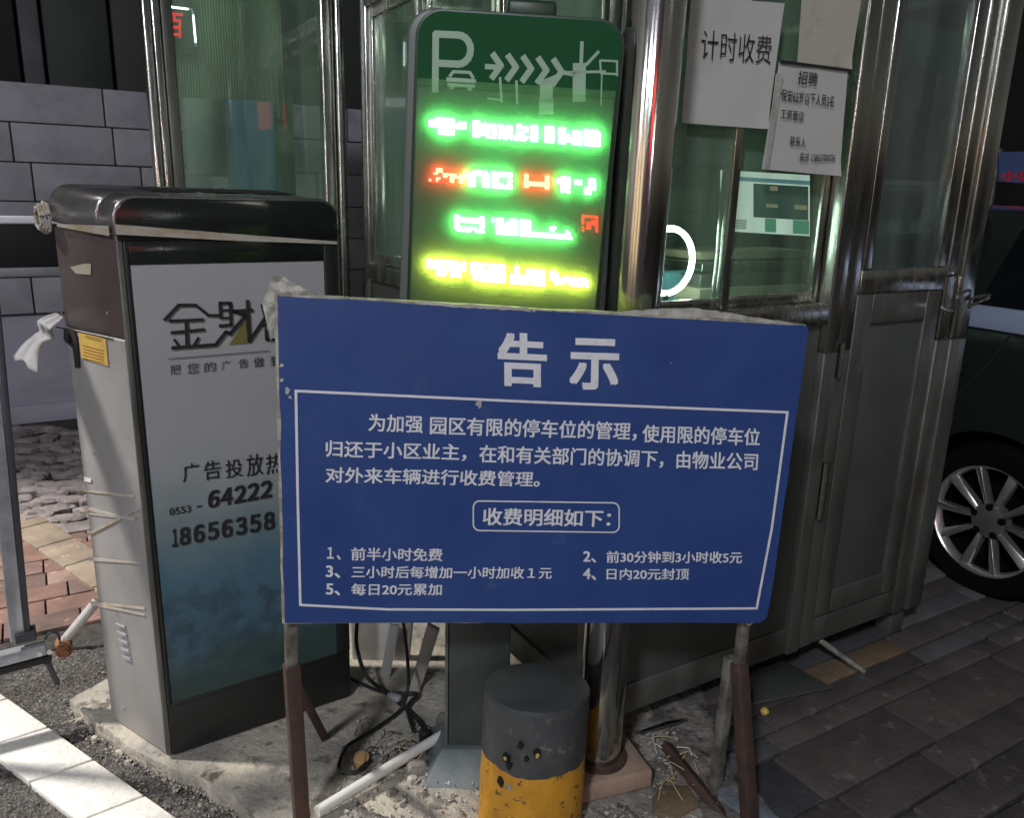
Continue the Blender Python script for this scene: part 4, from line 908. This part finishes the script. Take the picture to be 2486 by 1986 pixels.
# outline as measured, with small nicks
def edge_pts(a, b, n, amp, seed):
    out = []
    for k in range(n):
        t = k/n; p = (a[0]+(b[0]-a[0])*t, a[1]+(b[1]-a[1])*t); o_ = noise.noise(V((t*9, seed, 0)))*amp; out.append((p[0]+o_*(abs(b[1]-a[1])>300), p[1]+o_*(abs(b[0]-a[0])>300)))
    return out
TLp,TRp,BRp,BLp = (673,718),(1963,794),(1853,1512),(691,1513)
TRe = [(1925,790),(1950,789),(1963,796),(1958,835)]
out = edge_pts(TLp,(1925,790),40,2.5,1)+TRe+edge_pts((1958,838),(1868,1480),16,2,2)+[(1862,1500),(1848,1512)]+edge_pts((1846,1513),BLp,34,2.0,3)+edge_pts(BLp,TLp,30,4,4)
mb = MB(); fr_ = [BP(*p) for p in out]; 
mb.prism([p-bN*.0005 for p in fr_], [p-bN*.004 for p in fr_]); face = mb.build('sign_face', M['boardblue'], board)
out2 = edge_pts((664,713),(1960,788),50,3.5,7)+edge_pts((1959,790),(1851,1508),20,3,8)+edge_pts((1850,1511),(684,1517),34,3,9)+edge_pts((684,1517),(664,713),44,5,10)
mb = MB(); bk = [BP(*p) for p in out2]; mb.prism([p-bN*.0045 for p in bk],[p-bN*.024 for p in bk]); mb.build('foam_core', M['foam'], board)
# frame lines
def bline(pts, w, nm, closed=False, lift=.0008):
    mb = MB(); P_ = [BZ(*p) for p in pts]+([BZ(*pts[0])] if closed else [])
    for k, (a, b) in enumerate(zip(P_[:-1], P_[1:])):
        d_ = (b-a).normalized(); x = d_.cross(bN).normalized()*w/2; a = a-d_*w*.45; b = b+d_*w*.45; c = [a-x,a+x,b+x,b-x]; l = lift+.00004*(k % 5)
        mb.prism([v+bN*.0001 for v in c],[v+bN*l for v in c])
    return mb.build(nm, M['whiteink'], board)
bline([(130,446),(1120,492),(2108,532),(2045,1000),(1984,1322),(1000,1328),(500,1326),(148,1308),(138,900)], .0052, 'border_line', True)
def rrpx(x0,y0,x1,y1,r,sl):
    pts = []
    for cx_,cy_,a0 in ((x1-r,y0+r,-90),(x1-r,y1-r,0),(x0+r,y1-r,90),(x0+r,y0+r,180)):
        for k in range(6): a = R(a0+90*k/5); pts.append((cx_+r*math.cos(a), cy_+r*math.sin(a)+(cx_-x0)*sl))
    return pts
bline(rrpx(844,889,1431,1008,26,.014), .0028, 'title_frame', True)
TXT = [('告',(948,213),(1134,222),(950,420),.022),('示',(1238,237),(1426,243),(1236,434),.022),
 ('为加强',(425,538),(642,546),(423,608),.012),('园区有限的停车位的管理，',(672,548),(1505,574),(670,622),.012),('使用限的停车位',(1527,582),(1999,598),(1525,652),.012),
 ('归还于小区业主，',(252,645),(818,662),(251,712),.012),('在和有关部门的协调下，',(870,664),(1612,686),(869,735),.012),('由物业公司',(1664,688),(1990,697),(1662,757),.012),
 ('对外来车辆进行收费管理。',(252,752),(1115,772),(250,814),.012),
 ('收费明细如下：',(885,917),(1398,926),(883,986),.014),
 ('１、',(257,1076),(310,1077),(256,1124),.016),('前半小时免费',(354,1077),(720,1081),(353,1128),.012),
 ('3、',(253,1150),(308,1151),(252,1198),.016),('三小时后每增加一小时加收１元',(356,1151),(1162,1156),(355,1199),.012),
 ('5、',(253,1222),(308,1223),(252,1268),.016),('每日20元累加',(354,1222),(718,1222),(353,1269),.012),
 ('2、',(1288,1092),(1338,1093),(1287,1136),.016),('前30分钟到3小时收5元',(1381,1091),(1927,1094),(1380,1138),.012),
 ('4、',(1287,1161),(1338,1162),(1286,1206),.016),('日内20元封顶',(1382,1161),(1712,1162),(1381,1206),.012)]
for tx, tl, tr, bl, bo in TXT: lettering(tx, BZ, tl, tr, bl, bN, M['whiteink'], board, bold=bo, lift=.0006)
# scuffs
for (x, y, s) in ((865,500,.010),(70,345,.007),(105,470,.008),(95,440,.010),(1640,332,.003),(75,400,.006)):
    q = BZ(x, y); pts = [q+(bX*math.cos(2*math.pi*i/9)*.8+bZ*math.sin(2*math.pi*i/9))*s*random.uniform(.25,1.1) for i in range(9)]
    mb = MB(); mb.prism([p+bN*.0001 for p in pts],[p+bN*.0005 for p in pts]); mb.build('scratch', M['film'], board)
# torn film along top edge
def torn(pts_top, pts_bot, nm, off, amp=.006, seed=0):
    n = len(pts_top); mb = MB(); vs_ = []; R_ = 6
    for i in range(n):
        a, b = BP(*pts_top[i]), BP(*pts_bot[i])
        for k in range(R_+1):
            p = a.lerp(b, k/R_); p = p+bN*(off+amp*noise.noise(p*55+V((seed,0,0))))+UP*.003*noise.noise(p*80); vs_.append(p)
    fs = [(i*(R_+1)+k,(i+1)*(R_+1)+k,(i+1)*(R_+1)+k+1,i*(R_+1)+k+1) for i in range(n-1) for k in range(R_)]
    mb.add(vs_, fs); o = mb.build(nm, M['film'], board); md = o.modifiers.new('s','SOLIDIFY'); md.thickness = .001; return o
def interp(a, n):
    out = []
    for i in range(n):
        t = i/(n-1)*(len(a)-1); k = min(int(t), len(a)-2); f_ = t-k; out.append((a[k][0]*(1-f_)+a[k+1][0]*f_, a[k][1]*(1-f_)+a[k+1][1]*f_))
    return out
torn(interp([(636,735),(648,690),(664,667),(690,676),(720,695),(755,708)],28), interp([(650,760),(662,745),(672,722),(700,716),(730,716),(760,718)],28), 'torn_film', -.012, .012, 1)
torn(interp([(632,725),(660,735),(672,740)],10), interp([(655,830),(660,800),(671,770)],10), 'torn_film', -.010, .010, 5)
torn(interp([(1490,760),(1600,752),(1690,750),(1760,760),(1850,775),(1930,786)],40), interp([(1490,766),(1600,772),(1690,778),(1760,784),(1850,788),(1930,790)],40), 'torn_film', -.016, .006, 2)
torn(interp([(1010,731),(1150,739),(1300,748)],30), interp([(1010,739),(1150,748),(1300,757)],30), 'torn_film', .001, .003, 3)
# legs
def leg(pts, w, mt, nm='leg', par=board, up=n2): 
    mb = MB(); mb.bar(pts[0], pts[1], w, w*.85, up=up); return mb.build(nm, mt, par, bevel=.002)
lt = BP(694,1500)-bN*.045; lb = BP(700,1645)-bN*.045
leg([BP(680,760)-bN*.045, lb], .026, M['legpaint'])
dirl = (V((-.385-0.0,1.59,0)))
foot = V((lb.x+.012, lb.y-.02, 0)); leg([lb+UP*.004, foot], .034, M['rust'])
leg([V((lb.x-.018,lb.y+.03,lb.z-.02)), V((lb.x-.015,lb.y+.32,.04))], .022, M['rust'], 'back_leg')
rt_ = BP(1832,1500)-bN*.045; rm = BP(1812,1640)-bN*.045
leg([BP(1900,900)-bN*.045, rm], .024, M['legpaint'])
leg([rm+UP*.004, V((atz(1836,1986,.1).x+.004, atz(1836,1986,.1).y+.02, 0))], .034, M['rust'])
leg([rm+V((-.012,.03,0)), atz(1734,1925,.02)+V((0,0,-.02))], .028, M['legpaint'], 'back_leg')
leg([atz(1615,1810,.06), atz(1775,2010,.02)], .03, M['rust'], 'ground_bar')
mb = MB(); mb.bar(BP(700,1495)-bN*.035, BP(1840,1493)-bN*.035, .02, .02); mb.build('cross_rail', M['legpaint'], board)
mb = MB(); mb.bar(BP(700,760)-bN*.035, BP(1900,830)-bN*.035, .02, .02); mb.build('cross_rail', M['legpaint'], board)
mb = MB(); mb.tube(catmull([BP(1815,1515)-bN*.02, BP(1825,1528)-bN*.02, BP(1838,1520)-bN*.02]), .003, 6); mb.build('wire_tie', M['straw'], board)

# ================================================================ CLUTTER UNDER THE BOARD
mb = MB(); a, b = atz(770,1972,.06), atz(1108,1765,.075); mb.tube([a, a.lerp(b,.5)+UP*.002, b], .0135, 16); tag(mb.build('pvc_pipe', M['pvc'], None, smooth=True), 'white plastic conduit pipe lying on the rubble left of the bollard', 'pipe')
def zb(X, Y): return (640+X/2.391, 1266+Y/2.391)
mb = MB(); pts = [aty(*zb(545,560),2.25), aty(*zb(540,720),2.2), atz(*zb(595,895),.12), atz(*zb(700,985),.06), atz(*zb(815,1080),.055), atz(*zb(900,1160),.055), atz(*zb(935,1225),.055)]
mb.tube(catmull(pts), .0062, 8); tag(mb.build('cable', M['cable'], None, smooth=True), 'thick black cable curving down past the pale panel to the junction plug', 'cable')
mb = MB(); pts = [aty(*zb(808,560),2.2), aty(*zb(835,800),2.12), atz(*zb(838,960),.12), atz(*zb(800,1085),.055), atz(*zb(700,1170),.052), atz(*zb(560,1260),.052), atz(*zb(480,1315),.055), atz(*zb(437,1440),.055), atz(*zb(530,1460),.055), atz(*zb(610,1390),.055)]
mb.tube(catmull(pts), .0052, 8); tag(mb.build('cable', M['cable'], None, smooth=True), 'long black cable looping over the slab round a cut wood disc', 'cable')
mb = MB(); pts = [atz(*zb(500,910),.05), atz(*zb(640,975),.055), atz(*zb(760,1000),.06), atz(*zb(890,1005),.06), atz(*zb(835,1080),.055), atz(*zb(870,1220),.055)]
mb.tube(catmull(pts), .0055, 8); tag(mb.build('cable', M['cable'], None, smooth=True), 'short dark cable bending past the grey junction box under the board', 'cable')
q = atz(*zb(760,1035),.055); mb = MB(); mb.box(q+UP*.008, (.045,.02,.018), (V((.85,-.5,0)), V((.5,.85,0)), UP)); tag(mb.build('junction_box', mat('grey_plastic', (.28,.28,.29), .5), None, bevel=.004), 'small grey junction box on the cable under the board', 'box')
q = atz(*zb(935,1245),.06); mb = MB(); mb.tube([q-UP*.02, q+UP*.012, q+UP*.018], [.016,.016,.008], 14); tag(mb.build('plug', M['cable'], None, smooth=True), 'black round plug where the cables meet left of the sign post', 'plug')
q = atz(*zb(570,1385),.05); mb = MB(); mb.tube([q-V((0,.0,.014)), q+V((0,-.006,.014))], .021, 18); tag(mb.build('wood_disc', M['log'], None, bevel=.002), 'round orange-brown cut wood end inside the cable loop', 'wood')
# thin wires & straw
rs = random.Random(11)
for k in range(16):
    p = atz(*zb(rs.uniform(560,1090), rs.uniform(1210,1420)), .055); a = rs.random()*6.28; L = rs.uniform(.03,.09)
    pts = [p, p+V((math.cos(a)*L*.4, math.sin(a)*L*.3, .012)), p+V((math.cos(a+.5)*L, math.sin(a+.5)*L, .004))]
    mb = MB(); mb.tube(catmull(pts,4), .0013, 5); o = mb.build('wire_scrap', rs.choice((M['cable'],M['straw'],M['pvc'],M['cable'])))
    tag(o, 'thin scrap of wire or dry stalk littering the rubble left of the sign post', 'scrap', 'wire scraps on the rubble')
rs = random.Random(12)
for k in range(14):
    p = atz(1586+rs.uniform(-20,260)/2.391, 1266+rs.uniform(1240,1560)/2.391, .05); a = rs.random()*6.28; L = rs.uniform(.03,.09)
    pts = [p, p+V((math.cos(a)*L*.4, math.sin(a)*L*.3, .014)), p+V((math.cos(a+.5)*L, math.sin(a+.5)*L, .004))]
    mb = MB(); mb.tube(catmull(pts,4), .0014, 5); o = mb.build('dry_stalk', rs.choice((M['straw'],M['pvc'],M['straw'])))
    tag(o, 'dry pale plant stalk lying under the booth edge right of the chrome column', 'stalk', 'dry stalks under the booth')
def stone(x, y, r, h, mt, label, z=.045, pxf=zb):
    p = atz(*pxf(x,y), z); o = pebble_stone((p.x,p.y,z-.008), r, h, mt, 'stone', n=7); tag(o, label, 'stone')
stone(890,1440,.030,.030,M['rubble'],'largest white broken stone between the plastic pipe and the sign base')
stone(868,1500,.018,.016,M['rubble'],'small white stone chip just below the largest white stone')
stone(735,1575,.016,.016,M['rubble2'],'dark stone on the rubble below the plastic pipe')
stone(1060,1190,.034,.05,M['rubble2'],'greenish-grey stone beside the foot of the sign post')
stone(905,1575,.018,.018,M['rubble'],'pale brown lump on the rubble left of the sign base')
stone(550,1250,.012,.008,M['rubble'],'white chip on the asphalt by the cabinet foot',0.006,lambda x,y:(x/2.391,1266+y/2.391))
stone(690,1330,.012,.008,M['rubble'],'white chip on the asphalt right of the first chip',0.006,lambda x,y:(x/2.391,1266+y/2.391))
stone(740,1385,.008,.006,M['rubble'],'tiny pale chip near the slab corner on the asphalt',0.006,lambda x,y:(x/2.391,1266+y/2.391))
zr = lambda X, Y: (1586+X/2.391, 1266+Y/2.391)
stone(240,1400,.014,.014,M['rubble'],'small white stone beside the rusty ground bar',.03,zr)
stone(5,1530,.018,.014,M['pvc'],'white lump at the corner of the column block',.03,zr)
q = atz(*zr(645,1105),.03); mb = MB(); mb.tube([q-UP*.008,q+UP*.002,q+UP*.012],[.010,.014,.006],9); tag(mb.build('yellow_leaf', M['leafyellow'], None, smooth=True), 'small curled yellow leaf beside the right leg of the board', 'leaf')
# broken paver pieces near bottom
def flat(pxs, z, th, mt, nm, label, cat, f_=zr, bev=.004):
    c = [atz(*f_(*p), z) for p in pxs]; mb = MB(); mb.prism([p-UP*th for p in c], c); return tag(mb.build(nm, mt, None, bevel=bev), label, cat)
flat([(0,1590),(60,1530),(200,1530),(270,1640),(120,1722),(0,1690)], .05, .04, PAV[4], 'broken_paver', 'broken ochre paver at the bottom edge right of the bollard', 'paver')
flat([(380,1490),(540,1530),(620,1580),(690,1680),(740,1722),(560,1722),(370,1600)], .040, .012, M['greyblue'], 'grey_sheet', 'crumpled grey-blue sheet on the pavers behind the right leg of the board', 'sheet')
flat([(570,860),(770,810),(1045,965),(580,1058)], .036, .006, M['darksteel'], 'metal_plate', 'flat dark metal plate lying under the booth by the right leg', 'plate')
flat([(-120,1230),(80,1160),(205,1140),(150,1170),(-60,1225)], .06, .004, M['steel'], 'metal_strip', 'thin bright metal strip on the ground under the booth', 'strip')
mb = MB(); mb.tube([atz(*zr(965,690),.11), atz(*zr(1225,875),.028)], .010, 10); tag(mb.build('steel_rod', M['legpaint'], None, smooth=True), 'grey rod propped from the booth base down to the pavers', 'rod')
# white panel / slat / rail behind the sign post
pn = []
mb = MB(); f_ = lambda X, Y: aty(*zb(X,Y), 2.30)
c = [f_(495,560), f_(520,900), f_(560,940), f_(640,970), f_(740,975), f_(800,955), f_(835,900), f_(870,560)]
mb.prism([p+V((0,.03,0)) for p in c], c); tag(mb.build('pale_panel', M['paleplastic'], None, bevel=.008), 'off-white plastic panel with rounded bottom standing behind the board', 'panel')
mb = MB(); c = [aty(*zb(950,600),2.18), aty(*zb(1020,635),2.18), aty(*zb(905,1000),2.14), aty(*zb(830,1030),2.14)]; mb.prism([p+V((0,.02,0)) for p in c], c); tag(mb.build('white_slat', M['paleplastic'], None, bevel=.003), 'leaning white slat between the pale panel and the sign post', 'slat')
mb = MB(); mb.bar(aty(*zb(760,600),2.24), aty(*zb(700,930),2.2), .03,.01,up=V((0,1,0))); tag(mb.build('grey_strip', mat('grey_strip', (.19,.19,.18), .6), None), 'narrow grey strip leaning against the off-white plastic panel', 'strip')
mb = MB(); mb.bar(aty(*zb(940,850),2.35), aty(*zb(1300,790),2.55), .05,.06); tag(mb.build('steel_rail', M['legpaint'], None, bevel=.004), 'grey horizontal steel rail under the booth left of the sign post', 'rail')
# wire loop at booth's right post
mb = MB(); hc = bp(1.20,1.215,-.04); mb.tube(catmull([hc-d2*.05-UP*.012, hc-n2*.02+UP*.01, hc+d2*.06+UP*.02, hc+n2*.02+UP*.008, hc-d2*.04-UP*.016],6), .0055, 8); tag(mb.build('wire_loop', M['chrome'], None, smooth=True), 'twisted bright wire tied round the right corner post of the booth', 'wire')

# ================================================================ CAR
cA = R(-64); cL = V((math.cos(cA), math.sin(cA), 0)); cO = V((cL.y, -cL.x, 0))     # cL towards the rear, cO outwards
if cO.dot(V((-1,-.4,0))) < 0: cO = -cO
wc = atz(2370, 1440, 0); wc = V((wc.x, wc.y, 0)); car = thing('parked_car', 'black parked car with alloy wheels seen past the right corner of the booth', 'car', wc)
def cp(l, o, z): return wc + cL*l + cO*o + UP*z
# side section rows (z, outward offset)
prof = [(.20,-.10),(.28,-.01),(.45,.03),(.68,.045),(.92,.035),(1.085,.0),(1.12,-.03)]
stn = [-3.5,-3.3,-2.9,-2.4,-1.6,-.8,-.35,0,.35,.7,.9,.98]
belt = {-3.5:-.42,-3.3:-.30,-2.9:-.18,-2.4:-.10}
vs_ = []; fs = []; full = []
halfw = .90
for l in stn:
    dz = belt.get(l, 0); pin = -.25 if abs(l) > 3.4 or l > .95 else (-.08 if l > .85 or l < -3.2 else 0)
    side = [(z+dz*max(0,(z-.3))/.7, o+pin) for z, o in prof]
    loop_ = [cp(l, o, z) for z, o in side]+[cp(l, -2*halfw-o, z) for z, o in reversed(side)]
    full.append(loop_)
n = len(full[0]); vs_ = [v for g in full for v in g]
for i in range(len(full)-1):
    for k in range(n): fs.append((i*n+k, i*n+(k+1)%n, (i+1)*n+(k+1)%n, (i+1)*n+k))
fs += [tuple(range(n-1,-1,-1)), tuple(range((len(full)-1)*n, len(full)*n))]
mb = MB(); mb.add(vs_, fs); body = mb.build('body', M['carpaint'], car, smooth=True)
# wheel arches cut with cylinders (applied)
def cut(body, l):
    mbc = MB(); mbc.tube([cp(l,.25,.31), cp(l,-.30,.31)], .365, 40); cutter = mbc.build('cutter', M['wheeldark'])
    cutter.location = (0,0,0); md = body.modifiers.new('cut', 'BOOLEAN'); md.operation = 'DIFFERENCE'; md.object = cutter; md.solver = 'EXACT'
    bpy.context.view_layer.update(); dg = bpy.context.evaluated_depsgraph_get(); me = D.meshes.new_from_object(body.evaluated_get(dg)); body.modifiers.clear(); old = body.data; body.data = me; D.meshes.remove(old); D.objects.remove(cutter)
cut(body, 0); cut(body, -2.62)
try: body.data.set_sharp_from_angle(angle=R(35))
except Exception: pass
# greenhouse
gst = [(-2.2,1.1,0),(-1.5,1.48,-.20),(-.6,1.52,-.22),(-.1,1.47,-.22),(.35,1.30,-.18),(.75,1.13,-.06)]
vs_ = []; fs = []
for l, z, o in gst: vs_ += [cp(l,-.035,1.1), cp(l,-.06+o*.5,(1.1+z)/2), cp(l,-.06+o,max(z,1.11)), cp(l,-2*halfw+.06-o,max(z,1.11)), cp(l,-2*halfw+.06-o*.5,(1.1+z)/2), cp(l,-2*halfw+.035,1.1)]
for i in range(len(gst)-1):
    for k in range(5): fs.append((i*6+k,i*6+k+1,(i+1)*6+k+1,(i+1)*6+k))
mb = MB(); mb.add(vs_, fs); mb.build('roof', M['carpaint'], car, smooth=True)
# side windows (proud panels), pillars
def cwin(pts, nm='side_window'):
    c = [cp(*p) for p in pts]; mb = MB(); mb.prism([p-cO*.004 for p in c],[p+cO*.006 for p in c]); mb.build(nm, M['carglass'], car)
def go(z): return -.050-.10*(z-1.0)/.22*1.0
cwin([(-1.75,-.04,1.13),(-1.05,-.04,1.13),(-1.05,-.23,1.44),(-1.42,-.23,1.44)]); cwin([(-.98,-.04,1.13),(-.30,-.04,1.13),(-.38,-.24,1.46),(-.98,-.24,1.47)]); cwin([(-.23,-.04,1.13),(.30,-.04,1.13),(.02,-.20,1.38),(-.22,-.22,1.43)])
mb = MB(); c = [cp(-.12,-.32,1.478),cp(.36,-.30,1.307),cp(.72,-.16,1.150),cp(.72,-1.6,1.150),cp(.36,-1.5,1.307),cp(-.12,-1.48,1.478)]
mb.add(c+[p+UP*.008 for p in c], [(0,1,4,5),(1,2,3,4),(6,7,10,11),(7,8,9,10),(0,1,7,6),(1,2,8,7),(5,4,10,11),(4,3,9,10),(0,5,11,6),(2,3,9,8)]); mb.build('rear_window', mat('rear_glass_reflection', (.22,.24,.34), .25, coat=.5), car)  # reflection put in as the pale colour of the rear glass
# shoulder strip: light reflection on the paint, put in as pale colour
mb = MB(); c = [cp(-2.0,.010,1.055),cp(.70,.010,1.055),cp(.70,-.018,1.14),cp(-2.0,-.018,1.14)]; mb.prism([p-cO*.01 for p in c],[p+cO*.012 for p in c]); mb.build('shoulder_sheen', M['carsheen'], car, bevel=.006)
# door seams + handle
for pts in ([(-.03,.0,1.1),(-.10,.036,.92),(-.26,.046,.68),(-.40,.046,.55),(-.46,.03,.40),(-.47,.0,.28)], [(-1.02,.0,1.0),(-1.02,.046,.65),(-1.0,.0,.28)]):
    mb = MB(); mb.tube([cp(l,o+.002,z) for l,o,z in pts], .003, 6); mb.build('door_seam', M['hole'], car)
mb = MB(); mb.tube([cp(-.42,.055,.885), cp(-.35,.075,.885), cp(-.24,.075,.885), cp(-.18,.055,.885)], .012, 8); mb.build('door_handle', M['carpaint'], car, smooth=True)
# lamps at the rear
mb = MB(); mb.box(cp(.93,-.12,.80),(.08,.16,.14),(cL,cO,UP)); mb.build('tail_lamp', mat('tail_lamp_red', (.25,.01,.01), .2), car, bevel=.02)
def wheel(l):
    C0 = cp(l,.02,.315); w = D.objects.new('wheel', None); COL.objects.link(w); w.parent = car; w.location = C0-car.location
    def ringm(radz, nm, mt, n=48):
        mb = MB(); vs_ = []; m_ = len(radz)
        for i in range(n):
            a = 2*math.pi*i/n; 
            for r, o in radz: vs_.append(C0+(cL*math.cos(a)+UP*math.sin(a))*r+cO*o)
        fs = [(i*m_+k, i*m_+k+1, ((i+1)%n)*m_+k+1, ((i+1)%n)*m_+k) for i in range(n) for k in range(m_-1)]
        mb.add(vs_, fs); return mb.build(nm, mt, w, smooth=True)
    ringm([(.218,.012),(.24,.025),(.29,.022),(.308,.0),(.315,-.03),(.315,-.16),(.30,-.20),(.218,-.20)], 'tyre', M['tyre'])
    ringm([(.205,-.02),(.214,.010),(.222,.016),(.226,.008),(.222,-.02)], 'rim', M['alloy'])
    ringm([(.001,-.10),(.214,-.10),(.214,-.01)], 'barrel', M['wheeldark'])
    for k in range(5):
        for s in (-1, 1):
            a0 = math.pi/2+2*math.pi*k/5+s*.16; a1 = math.pi/2+2*math.pi*k/5+s*.36
            e = lambda a, r, o: C0+(cL*math.cos(a)+UP*math.sin(a))*r+cO*o
            mb = MB(); lo = [e(a0-s*.12,.05,-.045), e(a0+s*.34,.05,-.045), e(a1+s*.085,.214,-.020), e(a1-s*.115,.214,-.020)]
            hi = [e(a0-s*.02,.05,.0), e(a0+s*.26,.05,-.010), e(a1+s*.065,.216,-.004), e(a1-s*.095,.216,.012)]
            mb.prism(lo, hi); mb.build('spoke', M['alloy'], w, bevel=.003)
        a = math.pi/2+2*math.pi*k/5
        mb = MB(); q = C0+(cL*math.cos(a)+UP*math.sin(a))*.058; mb.tube([q-cO*.01,q+cO*.004], .014, 12); mb.build('lug_nut', M['wheeldark'], w)
    mb = MB(); mb.tube([C0-cO*.05,C0-cO*.004,C0+cO*.003],[.070,.068,.045],20); mb.build('hub', M['alloy'], w, smooth=True)
wheel(0); wheel(-2.62)

# far right: banner beyond the car
bn = thing('blue_banner', 'blue banner with small self-lit red letters far behind the parked car', 'banner', aty(2480,400,7.0))
BB = lambda x, y: aty(x, y, 7.0)
mb = MB(); c = [BB(2425,440),BB(2700,460),BB(2700,365),BB(2425,368)]; mb.prism([p+V((0,.03,0)) for p in c], c); mb.build('cloth', M['bluebanner'], bn)
lettering('小区物业', BB, (2428,414), (2600,420), (2428,438), V((0,-1,0)), M['redglow'], bn, bold=.03, lift=.01)
mb = MB(); mb.tube([aty(2700,360,7.05), V((aty(2700,360,7.05).x,7.05,0))], .03, 8); mb.build('pole', M['legpaint'], bn)
mb = MB(); mb.tube([aty(2424,360,7.05), V((aty(2424,360,7.05).x,7.05,0))], .03, 8); mb.build('pole', M['legpaint'], bn)

# ================================================================ street behind the camera (unseen shop fronts; lit tubes added for reflections and fill)
shop = thing('shop_front', 'unseen shop front behind the viewer with tubes added for reflections and fill', 'building', (-1,-8.5,0))
mb = MB(); mb.box((-1,-8.9,2.5),(14,.4,5)); mb.build('wall', M['darkpillar'], shop)
for x in (-5.5,-3.2,-1.0,1.4): 
    mb = MB(); mb.box((x,-8.66,1.5),(1.5,.06,2.0)); mb.build('window', M['warmsign'] if x < 0 else M['darkpanel'], shop)
for x, w_, z in ((-4.6,1.1,3.1),(-1.6,.9,3.2),(.9,1.0,3.1),(5.2,.5,2.2)):
    mb = MB(); mb.box((x,-8.60,z),(w_,.08,.14)); mb.build('lit_tube', M['tubefill'], shop)
mb = MB(); mb.box((3.3,-8.60,2.6),(.7,.08,.9)); mb.build('lit_sign', M['redsign'], shop)
lp = thing('street_lamp', 'tall street lamp standing left beyond the block wall', 'lamp', (-5.9,5.2,0))
mb = MB(); mb.tube([(-5.9,5.2,0),(-5.9,5.2,5.35)],[.07,.045],12); mb.build('pole', M['fence'], lp, smooth=True)
mb = MB(); mb.bar((-5.9,5.2,5.35),KEY and (KEY[0]-.02,KEY[1]+.02,KEY[2]+.14),.05,.05); mb.build('arm', M['fence'], lp)
mb = MB(); mb.box((KEY[0],KEY[1],KEY[2]+.16),(.34,.16,.06)); mb.build('lamp_head', M['fence'], lp, bevel=.01)
